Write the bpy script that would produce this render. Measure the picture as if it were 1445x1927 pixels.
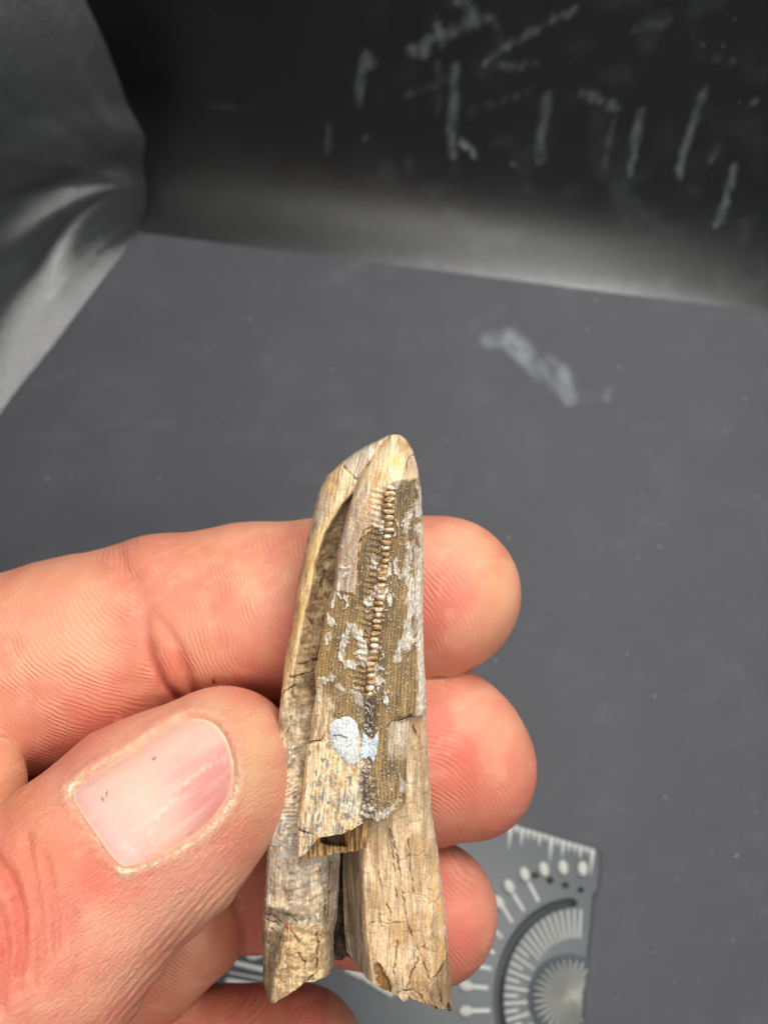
import bpy, math, numpy as np
from mathutils import Matrix, Vector

# ------------------------------------------------------------------ camera, world, light
S = bpy.context.scene
for o in list(bpy.data.objects):
    bpy.data.objects.remove(o, do_unlink=True)
COL = S.collection
F = 1600.0                       # focal length of the photograph in its own pixels
CX, CY = 722.5, 963.5
_p, _r = math.radians(58), math.radians(6)                     # pitch down, roll
UP = np.array([math.cos(_p) * math.sin(_r), math.cos(_p) * math.cos(_r), math.sin(_p)])
CAMZ = 0.22
def _fl(px, py):
    v = np.array([(px - CX) / F, -(py - CY) / F, -1.0]); return v * (-CAMZ / (v @ UP))
A = _fl(1445, 590) - _fl(258, 440); A /= np.linalg.norm(A)     # along the foot of the back wall
BK = np.cross(UP, A)                                           # away from the viewer, along the floor
R = np.array([A, BK, UP])                                      # rows: world axes in the camera frame
CAMP = np.array([0.0, 0.0, CAMZ])

cam_d = bpy.data.cameras.new('camera')
cam = bpy.data.objects.new('camera', cam_d); COL.objects.link(cam)
M = Matrix([list(R[0]) + [0], list(R[1]) + [0], list(R[2]) + [CAMZ], [0, 0, 0, 1]])
cam.matrix_world = M
cam_d.sensor_fit = 'VERTICAL'; cam_d.sensor_height = 24.0
cam_d.lens = 24.0 * F / 1927.0
cam_d.clip_start = 0.005; cam_d.clip_end = 20
cam_d.dof.use_dof = True; cam_d.dof.focus_distance = 0.083
cam_d.dof.aperture_fstop = cam_d.lens / 0.9
S.camera = cam

W = bpy.data.worlds.new('World'); S.world = W; W.use_nodes = True
W.node_tree.nodes['Background'].inputs[0].default_value = (0.92, 0.96, 1.0, 1)
W.node_tree.nodes['Background'].inputs[1].default_value = 0.125

def area(name, loc, target, sx, sy, power, col=(1, 0.985, 0.96)):
    d = bpy.data.lights.new(name, 'AREA'); d.shape = 'RECTANGLE'; d.size = sx; d.size_y = sy
    d.energy = power; d.color = col
    o = bpy.data.objects.new(name, d); COL.objects.link(o)
    o.location = loc
    o.rotation_euler = (Vector(target) - Vector(loc)).to_track_quat('-Z', 'Y').to_euler()
    return o
area('led_panel', (0.03, 0.15, 0.38), (0.02, 0.13, 0.0), 0.30, 0.17, 2.5)
area('led_strip', (0.12, 0.225, 0.37), (0.0, 0.12, 0.05), 0.24, 0.04, 1.9)
area('led_strip', (0.03, -0.10, 0.34), (0.0, 0.06, 0.10), 0.26, 0.03, 0.30)
S.view_settings.view_transform = 'Standard'; S.view_settings.look = 'None'
S.view_settings.exposure = 0.0; S.view_settings.gamma = 1.0
S.cycles.use_denoising = True
S.cycles.max_bounces = 8

# ------------------------------------------------------------------ helpers
def J(px, py, d):
    """photo pixel at depth d (mm) -> camera frame in mm"""
    px = np.asarray(px, float); py = np.asarray(py, float); d = np.asarray(d, float)
    return np.stack([(px - CX) / F * d, -(py - CY) / F * d, -d + 0 * px], -1)
def w_of(c):                      # camera mm -> world m
    return (np.asarray(c) * 0.001) @ R + CAMP
def px_of(w):                     # world m -> photo pixels
    c = (np.asarray(w) - CAMP) @ R.T
    return px_cam(c)
def px_cam(c):
    z = -c[..., 2]; z = np.where(np.abs(z) < 1e-6, 1e-6, z)
    return CX + F * c[..., 0] / z, CY - F * c[..., 1] / z
# world = R @ cam : rows of R are world axes in the camera frame
def w_of(c): return (np.asarray(c) * 0.001) @ R.T + CAMP
def px_of(w): return px_cam((np.asarray(w) - CAMP) @ R)
def floor_at(px, py, z=0.0):
    r = np.stack([(np.asarray(px, float) - CX) / F, -(np.asarray(py, float) - CY) / F, -1.0 + 0 * np.asarray(px, float)], -1) @ R.T
    t = (z - CAMZ) / r[..., 2]
    return CAMP + r * t[..., None]

def lin(c):
    c = np.asarray(c, float) / 255.0
    return np.where(c <= 0.04045, c / 12.92, ((c + 0.055) / 1.055) ** 2.4)

def hsh(ix, iy, iz, s):
    n = (ix.astype(np.int64) * 374761393 + iy.astype(np.int64) * 668265263 + iz.astype(np.int64) * 2147483647 + s * 1274126177) & 0xffffffff
    n = ((n ^ (n >> 13)) * 1274126177) & 0xffffffff
    n = ((n ^ (n >> 16)) * 2246822519) & 0xffffffff
    return ((n ^ (n >> 15)) & 0xffff) / 65535.0
def vn(x, y, s=0):
    x = np.asarray(x, float); y = np.asarray(y, float); x, y = np.broadcast_arrays(x, y)
    ix = np.floor(x); iy = np.floor(y); fx = x - ix; fy = y - iy
    fx = fx * fx * (3 - 2 * fx); fy = fy * fy * (3 - 2 * fy); z = np.zeros_like(ix)
    a = hsh(ix, iy, z, s); b = hsh(ix + 1, iy, z, s); c = hsh(ix, iy + 1, z, s); d = hsh(ix + 1, iy + 1, z, s)
    return (a + (b - a) * fx) * (1 - fy) + (c + (d - c) * fx) * fy
def fbm(x, y, s=0, o=4):
    t = 0; a = 0.5; n = 0
    for k in range(o):
        t = t + a * vn(x * 2 ** k + 13.7 * k, y * 2 ** k + 5.1 * k, s + k); n += a; a *= 0.5
    return t / n
def sst(a, b, x):
    t = np.clip((x - a) / (b - a), 0, 1); return t * t * (3 - 2 * t)
def dpl(x, y, pts):
    """distance to a polyline"""
    d = np.full(np.shape(x), 1e9)
    for (x0, y0), (x1, y1) in zip(pts[:-1], pts[1:]):
        dx, dy = x1 - x0, y1 - y0
        t = np.clip(((x - x0) * dx + (y - y0) * dy) / (dx * dx + dy * dy + 1e-9), 0, 1)
        d = np.minimum(d, np.hypot(x - x0 - t * dx, y - y0 - t * dy))
    return d
def sdp(x, y, pts):
    """signed distance to a polygon, negative inside"""
    p = list(pts) + [pts[0]]; d = dpl(x, y, p); ins = np.zeros(np.shape(x), bool)
    for (x0, y0), (x1, y1) in zip(p[:-1], p[1:]):
        c = ((y0 > y) != (y1 > y))
        with np.errstate(divide='ignore', invalid='ignore'):
            xi = (x1 - x0) * (y - y0) / (y1 - y0 + 1e-12) + x0
        ins ^= c & (x < xi)
    return np.where(ins, -d, d)
def mix(a, b, t):
    t = np.asarray(t)[..., None]; return a * (1 - t) + b * t
def chaikin(pts, n=2):
    for _ in range(n):
        q = []
        for a, b in zip(pts, pts[1:] + pts[:1]):
            q += [(a[0] * .75 + b[0] * .25, a[1] * .75 + b[1] * .25), (a[0] * .25 + b[0] * .75, a[1] * .25 + b[1] * .75)]
        pts = q
    return pts

def mesh_obj(name, verts, faces, mat, parent=None, smooth=True, attrs=None, **props):
    me = bpy.data.meshes.new(name)
    verts = np.asarray(verts, np.float32); faces = np.asarray(faces, np.int32)
    me.vertices.add(len(verts)); me.vertices.foreach_set('co', verts.ravel())
    k = faces.shape[1]
    me.loops.add(faces.size); me.loops.foreach_set('vertex_index', faces.ravel())
    me.polygons.add(len(faces)); me.polygons.foreach_set('loop_start', np.arange(0, faces.size, k, dtype=np.int32))
    me.update(calc_edges=True); me.validate()
    if smooth: me.polygons.foreach_set('use_smooth', np.ones(len(me.polygons), bool))
    for n, a in (attrs or {}).items():
        if a.ndim == 1:
            at = me.attributes.new(n, 'FLOAT', 'POINT'); at.data.foreach_set('value', a.astype(np.float32))
        else:
            at = me.attributes.new(n, 'FLOAT_COLOR', 'POINT')
            c = np.ones((len(a), 4), np.float32); c[:, :3] = a[:, :3]; at.data.foreach_set('color', c.ravel())
    if mat: me.materials.append(mat)
    o = bpy.data.objects.new(name, me); COL.objects.link(o)
    if parent: o.parent = parent
    for a, b in props.items(): o[a] = b
    return o
def empty(name, loc, **props):
    o = bpy.data.objects.new(name, None); COL.objects.link(o); o.location = loc; o.empty_display_size = 0.01
    for a, b in props.items(): o[a] = b
    return o
def grid_faces(nu, nv):
    i = np.arange(nu * nv).reshape(nu, nv)
    return np.stack([i[:-1, :-1], i[1:, :-1], i[1:, 1:], i[:-1, 1:]], -1).reshape(-1, 4)

class NT:
    def __init__(s, name):
        s.m = bpy.data.materials.new(name); s.m.use_nodes = True; s.t = s.m.node_tree
        s.b = s.t.nodes['Principled BSDF']
    def n(s, typ, **kw):
        x = s.t.nodes.new(typ)
        for k, v in kw.items():
            if k.startswith('i_'):
                key = k[2:].replace('_', ' ')
                x.inputs[int(key) if key.isdigit() else key].default_value = v
            else: setattr(x, k, v)
        return x
    def l(s, a, b): s.t.links.new(a, b)
    def P(s, **kw):
        for k, v in kw.items(): s.b.inputs[k.replace('_', ' ')].default_value = v
    def attr(s, n): return s.n('ShaderNodeAttribute', attribute_name=n)
    def math(s, op, a, b=None, c=None):
        x = s.t.nodes.new('ShaderNodeMath'); x.operation = op
        for i, v in enumerate((a, b, c)):
            if v is None: continue
            if isinstance(v, (int, float)): x.inputs[i].default_value = v
            else: s.l(v, x.inputs[i])
        return x.outputs[0]
    def noise(s, vec, scale, detail=4, rough=0.5, dist=0):
        x = s.n('ShaderNodeTexNoise'); x.inputs['Scale'].default_value = scale; x.inputs['Detail'].default_value = detail
        x.inputs['Roughness'].default_value = rough; x.inputs['Distortion'].default_value = dist
        if vec is not None: s.l(vec, x.inputs['Vector'])
        return x.outputs['Fac']
    def bump(s, h, dist, strength=1.0, nrm=None):
        x = s.n('ShaderNodeBump'); x.inputs['Strength'].default_value = strength; x.inputs['Distance'].default_value = dist
        s.l(h, x.inputs['Height'])
        if nrm is not None: s.l(nrm, x.inputs['Normal'])
        return x.outputs['Normal']
    def pos(s): return s.n('ShaderNodeTexCoord').outputs['Object']

# ------------------------------------------------------------------ light box: floor, back wall, side panel
def mat_sheet(name, base, rough, spec, stain_col, bumpd=0.0002, dens=900, coat=0.0):
    t = NT(name); p = t.pos()
    st = t.attr('stain').outputs['Fac']
    n1 = t.noise(p, 60, 5, 0.6); n2 = t.noise(p, dens, 3)
    mixc = t.n('ShaderNodeMix', data_type='RGBA'); mixc.inputs['A'].default_value = (*base, 1)
    mixc.inputs['B'].default_value = (*[min(1, c * 1.18 + 0.004) for c in base], 1); t.l(n1, mixc.inputs['Factor'])
    m2 = t.n('ShaderNodeMix', data_type='RGBA'); t.l(mixc.outputs['Result'], m2.inputs['A']); m2.inputs['B'].default_value = (*stain_col, 1)
    t.l(st, m2.inputs['Factor']); t.l(m2.outputs['Result'], t.b.inputs['Base Color'])
    t.l(t.math('MULTIPLY_ADD', n1, 0.15, rough - 0.07), t.b.inputs['Roughness'])
    t.P(Specular_IOR_Level=spec)
    t.l(t.bump(n2, bumpd, 0.6), t.b.inputs['Normal'])
    return t.m
floor_mat = mat_sheet('grey_vinyl_floor', lin((85, 85, 89)), 0.62, 0.35, lin((190, 200, 206)))
wall_mat = mat_sheet('black_glossy_vinyl', lin((7, 8, 7)), 0.36, 1.0, lin((170, 175, 175)))
wall_mat.node_tree.nodes['Principled BSDF'].inputs['IOR'].default_value = 1.58
side_mat = mat_sheet('black_sheen_vinyl', lin((34, 36, 37)), 0.36, 1.0, lin((150, 155, 155)), 0.0007, 1300)

corner = floor_at(258., 440.)
WX, WY = corner[0], corner[1]
SE = floor_at(0., 790.) - corner; SE /= np.linalg.norm(SE); SM = np.array([-SE[1], SE[0], 0])   # foot line of the side wall and its normal

def blobs(x, y, lst):
    s = np.zeros(np.shape(x))
    for (bx, by, rx, ry, a) in lst:
        s = np.maximum(s, a * np.exp(-(((x - bx) / rx) ** 2 + ((y - by) / ry) ** 2)))
    return s
def strokes(x, y, lst):
    s = np.zeros(np.shape(x))
    for (pts, w, a) in lst:
        s = np.maximum(s, a * sst(w * 1.2, w * 0.5, dpl(x, y, pts)))
    return s
# floor
nu, nv = 560, 460
U, V = np.meshgrid(np.linspace(WX - 0.11, WX + 0.50, nu), np.linspace(WY, WY - 0.56, nv), indexing='ij')
Z = 0.0 * U
P3 = np.stack([U, V, Z], -1); fx, fy = px_of(P3)
wob = fbm(fx / 14, fy / 14, 3)
st = strokes(fx, fy, [([(920, 640), (960, 632), (985, 655), (1005, 690), (1022, 705)], 18, .24), ([(1058, 700), (1065, 735), (1072, 750)], 16, .33),
                      ([(960, 640), (990, 670)], 22, .35), ([(1030, 690), (1060, 720)], 26, .16), ([(1145, 735), (1140, 750)], 10, .14)]) * (.25 + .85 * sst(.25, .75, fbm((fx + fy) / 30, (fx - fy) / 14, 3, 4)))
st += 0.025 * sst(0.50, 0.75, fbm(fx / 90, fy / 90, 8)) * (0.3 + vn(fx / 6, fy / 6, 4))
st += 0.03 * sst(0.62, 0.76, fbm(fx / 40 + fy / 90, fy / 25, 18))
flo = mesh_obj('floor', P3.reshape(-1, 3), grid_faces(nu, nv)[:, ::-1], floor_mat, attrs={'stain': np.clip(st, 0, 1).ravel()}, kind='structure',
         label='dark grey vinyl floor sheet of the light box')
# back wall, its foot coved towards the floor sheet
sv = np.concatenate([np.linspace(0, 1, 70), 1 + np.linspace(0.02, 1, 150) ** 1.0 * 5])
RC = 0.052
def cove(s):
    # s 0..1 runs round the cove, then straight up; returns distance from the wall plane and height
    ang = np.clip(s, 0, 1) * math.radians(58)
    a0 = math.radians(32)
    off = RC * (1 - np.sin(a0 + ang)); h = RC * (np.cos(a0) - np.cos(a0 + ang))
    return off, h + np.maximum(s - 1, 0) * 0.06
off, hh = cove(sv)
off0 = off[0]
nu = 620
xs = np.linspace(WX - 0.05, WX + 0.50, nu)
Ug, Sg = np.meshgrid(xs, np.arange(len(sv)), indexing='ij')
OFF = off[Sg]; HH = hh[Sg]
wav = 0.0016 * (fbm(Ug * 14, HH * 10, 31, 2) - 0.5) * sst(0.0, 0.03, HH)
Yw = WY + (off0 - OFF) + wav
P3 = np.stack([Ug, Yw, HH + 0.0005], -1); fx, fy = px_of(P3)
wx = fx + 16 * (fbm(fx / 16, fy / 16, 5) - .5); wy = fy + 16 * (fbm(fx / 16, fy / 16, 6) - .5)
stk = [([(690, 105), (688, 125)], 14, .55), ([(684, 130), (676, 175)], 9, .5), ([(700, 105), (705, 120)], 7, .45),
       ([(790, 90), (820, 70), (860, 55), (900, 35), (925, 32)], 13, .42), ([(775, 95), (800, 98)], 15, .5), ([(820, 45), (835, 75)], 13, .5),
       ([(915, 115), (960, 85), (1000, 62), (1040, 38), (1080, 20)], 8, .42), ([(985, 65), (1000, 60)], 10, .5),
       ([(855, 130), (853, 200), (848, 260), (855, 290)], 10, .45), ([(825, 120), (825, 200)], 7, .2), ([(870, 265), (890, 290)], 9, .7),
       ([(1028, 185), (1020, 240), (1016, 302)], 13, .36), ([(1150, 230), (1135, 310)], 7, .22), ([(1205, 210), (1195, 270), (1186, 325)], 9, .42),
       ([(1322, 175), (1308, 225), (1290, 280), (1275, 330)], 8, .48), ([(1380, 310), (1372, 350), (1348, 425)], 8, .45), ([(1350, 280), (1335, 300)], 8, .35),
       ([(1090, 175), (1130, 190), (1158, 203)], 10, .4), ([(1418, 185), (1420, 195)], 7, .4), ([(780, 215), (810, 200)], 7, .2), ([(690, 255), (688, 260)], 7, .32),
       ([(960, 305), (970, 310)], 8, .2), ([(1320, 105), (1390, 112)], 5, .2), ([(770, 175), (830, 160), (840, 145)], 8, .2), ([(620, 230), (618, 290)], 6, .14),
       ([(1180, 60), (1260, 40), (1200, 55)], 6, .18), ([(930, 120), (1000, 125), (1010, 118)], 6, .22), ([(870, 210), (930, 195), (1000, 170)], 5, .16),
       ([(860, 0), (890, 20), (880, 35)], 9, .4), ([(925, 30), (945, 80)], 6, .25), ([(400, 200), (470, 203)], 6, .08)]
st = 0.95 * strokes(wx, wy, [(a_, b_ * .8, c_) for a_, b_, c_ in stk]) * (0.22 + .85 * sst(.25, .72, fbm(fx / 5, fy / 26, 9, 4)))
st += 0.05 * sst(.5, .8, fbm(fx / 45, fy / 45, 12)) * sst(620, 760, fx)
mesh_obj('back_wall', P3.reshape(-1, 3), grid_faces(nu, len(sv)), wall_mat, attrs={'stain': np.clip(st, 0, 1).ravel()}, kind='structure',
         label='black glossy back wall of the light box with pale scuff marks')
# left side panel: a loose sheet bulging into the box, its free back edge rolled
nu, nv = 260, 240
ty = np.linspace(0, 1, nu); hz = np.linspace(0, 1, nv)
Tg, Hg = np.meshgrid(ty, hz, indexing='ij')
h = Hg ** 1.4 * 0.32
sl = -0.002 + Tg ** 1.3 * 0.36
RS = 0.038; a0s = math.radians(27)
ang = np.arccos(np.clip(math.cos(a0s) - h / RS, 0, 1))
foot = -RS * (np.sin(ang) - math.sin(a0s))
hk = np.linspace(0, 0.32, 60); want = lambda py: np.interp(py, [-400, 0, 90, 160, 230, 290, 330, 365, 400, 430, 440, 500], [-40, 152, 193, 219, 239, 252, 259, 264, 264, 260, 258, 250])
ek = np.zeros(60)
for _ in range(30):                                            # the free back edge follows the curve of the loose sheet
    Pk = corner + SE * 0.002 + SM * ek[:, None]; Pk[:, 2] = hk; kx, ky = px_of(Pk); ek = ek + (want(ky) - kx) * 0.00012
fk = -RS * (np.sin(np.arccos(np.clip(math.cos(a0s) - hk / RS, 0, 1))) - math.sin(a0s)) - 0.05 * hk
edge = np.interp(h, hk, ek - fk) * np.exp(-(Tg * 9) ** 1.3) 
bul = 0.010 * np.exp(-((h - 0.055 - .1 * Tg) / 0.025) ** 2) * np.exp(-Tg / 0.30) * sst(.02, .25, Tg)
fold = -0.004 * np.exp(-((h - 0.030) / 0.006) ** 2) * np.exp(-Tg * 7) * sst(0, .02, Tg) + 0.003 * np.exp(-((h - 0.042 - 0.06 * Tg) / 0.007) ** 2) * np.exp(-Tg * 6)
rad_ = np.hypot(sl, h - 0.022); an_ = np.degrees(np.arctan2(h - 0.022, sl + 1e-4)) + 8 * (fbm(rad_ * 30, 1.7, 45, 2) - .5)
crs = np.zeros(h.shape)
for a_, w_, k_ in ((-14, 5, -.10), (4, 6, .09), (22, 7, -.10), (44, 6, .07), (66, 6, -.08), (84, 5, .07)): crs += k_ * np.exp(-((an_ - a_) / w_) ** 2)
crs = 0.62 * crs * np.minimum(rad_, 0.035) * sst(0, .006, sl) * np.exp(-rad_ / .12)
xo = foot + edge + bul + fold + crs - 0.05 * h + 0.002 * (fbm(Tg * 7, h * 25, 44, 2) - .5) * sst(0, .01, h)
P3 = corner + SE * (sl + 0.003 * sst(0.015, 0.09, h))[..., None] + SM * xo[..., None]; P3[..., 2] = h + 0.0006
fx, fy = px_of(P3)
st = 0.05 * sst(.5, .8, fbm(fx / 30, fy / 30, 21)) + strokes(fx, fy, [([(120, 525), (95, 560)], 6, .3)])
side_mat.node_tree.nodes['Principled BSDF'].inputs['IOR'].default_value = 2.0
mesh_obj('side_wall', P3.reshape(-1, 3), grid_faces(nu, nv)[:, ::-1], side_mat, attrs={'stain': np.clip(st, 0, 1).ravel()}, kind='structure',
         label='black sheet side wall of the light box, bulging with a bright rolled foot')

# ------------------------------------------------------------------ hand: signed distance field -> surface nets
def cone(P, a, ra, b, rb):
    a = np.asarray(a, np.float32); b = np.asarray(b, np.float32); ab = b - a; l2 = ab @ ab
    t = np.clip(((P - a) @ ab) / l2, 0, 1)
    d = P - a - t[..., None] * ab
    return np.sqrt((d * d).sum(-1)) - (ra + (rb - ra) * t)
def smin(a, b, k):
    h = np.maximum(k - np.abs(a - b), 0) / k
    return np.minimum(a, b) - h * h * k * 0.25
def chain(P, pts, k=2.0):
    """pts: (px, py, depth, radius)"""
    q = [(J(p[0], p[1], p[2]), p[3]) for p in pts]; d = None
    for (a, ra), (b, rb) in zip(q[:-1], q[1:]):
        e = cone(P, a, ra, b, rb); d = e if d is None else smin(d, e, k)
    return d
INDEX = [(-420, 1420, 94, 12.3), (-60, 1286, 98, 11.3), (150, 1240, 101.5, 11.8), (305, 1172, 102, 9.95), (470, 1148, 103, 9.95), (640, 1130, 103, 9.5), (838, 1117, 102.3, 8.98)]
MIDDLE = [(-420, 1560, 104, 11.5), (-50, 1520, 111, 10.5), (300, 1450, 113, 9.6), (560, 1420, 108, 9.2), (760, 1432, 103, 9.8), (882, 1450, 102.5, 8.05)]
MIDB = [(740, 1380, 103, 8.6), (838, 1376, 102.5, 7.4)]
RING = [(-420, 1760, 108, 11), (-50, 1690, 116, 10), (300, 1640, 119, 9.2), (470, 1652, 113, 8.4), (650, 1672, 107, 8.0), (806, 1716, 104, 8.4)]
PINKY = [(-420, 2120, 112, 10), (0, 2060, 114, 9), (300, 1985, 108, 8), (565, 1985, 105, 7.8)]
THUMB = [(-620, 2420, 76, 17), (-260, 2130, 74, 13.5), (45, 1790, 78.5, 11.2), (170, 1650, 82, 10.1), (300, 1545, 85.5, 9.9), (405, 1455, 88, 8.0)]
THUMBT = [(300, 1530, 86, 9.6), (425, 1418, 88, 6.2)]
LOBE = [(-60, 2050, 106, 12.4), (120, 1916, 106, 9.1), (350, 1730, 106, 8.0)]
FOLD = [(-200, 1490, 89, 8), (-72, 1484, 88, 6.4)]
def f_thumb(P):
    d = smin(chain(P, THUMB, 3.0), chain(P, THUMBT, 3), 3.0)
    d = smin(d, cone(P, J(430, 1455, 90), 6.0, J(450, 1490, 90), 5.0), 4.0)
    return d
def hand_sdf(P, parts=False):
    P = P.astype(np.float32)
    fi = chain(P, INDEX, 3.0); fi = smin(fi, cone(P, J(560, 1150, 102.6), 9.2, J(800, 1125, 101.6), 8.8), 3)
    fm = smin(chain(P, MIDDLE, 3.0), chain(P, MIDB), 5.0)
    fr = chain(P, RING, 3.0); fp = chain(P, PINKY, 3.0); ft = f_thumb(P)
    fl = chain(P, LOBE, 3.0); ff = chain(P, FOLD, 3)
    if parts: return np.stack([fi, fm, fr, fp, ft, fl, ff], 0)
    d = smin(fi, fm, 0.8); d = smin(d, fr, 0.8); d = smin(d, fp, 0.8); d = smin(d, fl, 0.7); d = smin(d, ff, 0.8)
    d = smin(d, ft, 0.5)
    # palm and wrist, outside the frame
    pal = cone(P, J(-420, 1440, 90), 12, (-118, -62, -100), 15)
    for a, ra, b, rb in (((-72, -38, -102), 11.5, (-118, -72, -104), 15), ((-74, -50, -106), 11.5, (-118, -84, -106), 15), ((-66, -74, -106), 10.5, (-116, -98, -102), 15),
                         ((-62, -68, -78), 17, (-108, -96, -88), 18), ((-112, -66, -102), 15, (-112, -100, -100), 16),
                         ((-114, -82, -98), 20, (-138, -150, -50), 22), ((-138, -150, -50), 22, (-150, -215, -2), 26)):
        pal = smin(pal, cone(P, a, ra, b, rb), 10.0)
    web = cone(P, J(-420, 1440, 90), 10, (-62, -68, -80), 10)
    pal = smin(pal, web, 12)
    return smin(d, pal, 5.0)

def surface_nets(lo, hi, h):
    ax = [np.arange(lo[i], hi[i] + h, h, dtype=np.float32) for i in range(3)]
    n = [len(a) for a in ax]
    D = np.empty(n, np.float32)
    # coarse pass first, so that the fine field is only evaluated near the surface
    D.fill(50)
    B = 8
    cs = []
    for i in range(0, n[0], B):
        for j in range(0, n[1], B):
            for k in range(0, n[2], B): cs.append((i, j, k))
    cs = np.array(cs); cen = np.stack([lo[q] + (cs[:, q] + B / 2) * h for q in range(3)], -1)
    dc = hand_sdf(cen)
    rad = B * h * 0.5 * 1.7321 + h * 3
    sgn = np.where(dc < 0, -50, 50)
    for (i, j, k), d0, s in zip(cs, dc, sgn):
        if abs(d0) > rad * 1.15: D[i:i + B, j:j + B, k:k + B] = s
        else:
            g = np.stack(np.meshgrid(ax[0][i:i + B], ax[1][j:j + B], ax[2][k:k + B], indexing='ij'), -1)
            D[i:i + B, j:j + B, k:k + B] = hand_sdf(g)
    I = D < 0
    c8 = [I[a:n[0] - 1 + a, b:n[1] - 1 + b, c:n[2] - 1 + c] for a in (0, 1) for b in (0, 1) for c in (0, 1)]
    s = sum(x.astype(np.int8) for x in c8); act = (s > 0) & (s < 8)
    idx = -np.ones(act.shape, np.int64); idx[act] = np.arange(act.sum())
    ci = np.argwhere(act); V = np.stack([ax[q][ci[:, q]] + h / 2 for q in range(3)], -1)
    faces = []
    for q in range(3):
        e = np.eye(3, dtype=int)[q]
        a = I[:n[0] - e[0], :n[1] - e[1], :n[2] - e[2]]; b = I[e[0]:, e[1]:, e[2]:]
        for flip, mk in ((0, a & ~b), (1, ~a & b)):
            p = np.argwhere(mk); o1, o2 = [np.eye(3, dtype=int)[r] for r in range(3) if r != q]
            ok = np.ones(len(p), bool)
            for r in range(3):
                if r != q: ok &= (p[:, r] > 0) & (p[:, r] < n[r] - 1)
                else: ok &= p[:, r] < n[r] - 1
            p = p[ok]
            f = np.stack([idx[tuple((p - o1 - o2).T)], idx[tuple((p - o2).T)], idx[tuple(p.T)], idx[tuple((p - o1).T)]], -1)
            if (flip == 1) ^ (q == 1): f = f[:, ::-1]
            faces.append(f)
    return V, np.concatenate(faces)
def project(V, it=3):
    e = 0.05
    for _ in range(it):
        d = hand_sdf(V); g = np.stack([hand_sdf(V + np.float32(e) * np.eye(3, dtype=np.float32)[i]) - d for i in range(3)], -1) / e
        gl = np.maximum((g * g).sum(-1, keepdims=True), 0.2)
        V = V - np.clip(d[:, None], -1.5, 1.5) * g / gl
    return V, g / np.maximum(np.linalg.norm(g, axis=-1, keepdims=True), 1e-6)
def subdivide(V, Fq):
    e = np.stack([Fq, np.roll(Fq, -1, 1)], -1).reshape(-1, 2); e.sort(1)
    ue, inv = np.unique(e, axis=0, return_inverse=True); inv = inv.reshape(-1, 4)
    m = len(V); V2 = np.concatenate([V, V[ue].mean(1), V[Fq].mean(1)])
    em = m + inv; fc = m + len(ue) + np.arange(len(Fq))
    out = [np.stack([Fq[:, i], em[:, i], fc, em[:, i - 1]], -1) for i in range(4)]
    return V2, np.concatenate(out)
V, Fq = surface_nets((-182, -246, -128), (26, 8, 24), 1.3)
V, _ = project(V.astype(np.float32), 4)
# finer quads only where the photograph looks: split the faces into near and far, subdivide all once, near twice is too dense
V, Fq = subdivide(V, Fq); V, _ = project(V.astype(np.float32), 2)
V, Fq = subdivide(V, Fq); V, N = project(V.astype(np.float32), 2)
PX, PY = px_cam(V)
part = hand_sdf(V, True); pid = part.argmin(0)
near2 = np.sort(part, 0); seam = sst(1.2, 0.0, near2[1])           # contact between two fingers
FRONT = sst(-0.05, 0.25, (N * (-V / np.linalg.norm(V, axis=-1, keepdims=True))).sum(-1))
IDX, MID, RNG, PNK, THB, LOB, FLD = [(pid == k) * 1.0 for k in range(7)]

NAIL = [(126, 1489), (160, 1463), (210, 1432), (262, 1400), (306, 1371), (345, 1346), (378, 1344), (408, 1358), (428, 1385), (440, 1418), (446, 1452),
        (442, 1492), (420, 1528), (392, 1560), (352, 1590), (312, 1612), (270, 1628), (240, 1636), (226, 1632), (205, 1608), (180, 1570), (152, 1530)]
NAILS = chaikin(NAIL, 1)
dn = sdp(PX, PY, NAILS)                                              # px, negative inside
onail = THB * FRONT
disp = np.zeros(len(V))
disp += onail * (-0.75 * sst(6, -8, dn))                            # bed under the nail plate
wn = fbm(PX / 9, PY / 9, 51, 3)
disp += onail * (0.20 * np.exp(-((dn - 11) / 9.0) ** 2) * (0.5 + wn))
# creases of the index finger
c1 = [(262, 1080), (272, 1130), (276, 1190), (288, 1240), (308, 1285), (335, 1318)]
c2 = [(282, 1140), (315, 1180), (338, 1220), (355, 1270), (366, 1312)]
g1 = np.exp(-(dpl(PX, PY, c1) / 9.0) ** 2) * sst(1120, 1230, PY); g2 = np.exp(-(dpl(PX, PY, c2) / 9.5) ** 2) * sst(1130, 1240, PY)
disp += IDX * FRONT * (-0.55 * g1 - 0.55 * g2 - 0.35 * np.exp(-(dpl(PX, PY, [(225, 1050), (262, 1110), (278, 1170)]) / 22) ** 2))
disp += IDX * FRONT * 0.35 * np.exp(-((PX - 322) / 22) ** 2 - ((PY - 1255) / 45) ** 2)
for pl, w, a in (([(225, 1040), (245, 1100), (262, 1160)], 6, .10), ([(395, 1140), (400, 1180)], 6, .1), ([(20, 1200), (60, 1300)], 9, .1), ([(600, 1010), (610, 1100)], 7, .12)):
    disp -= IDX * FRONT * a * np.exp(-(dpl(PX, PY, pl) / w) ** 2)
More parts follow.
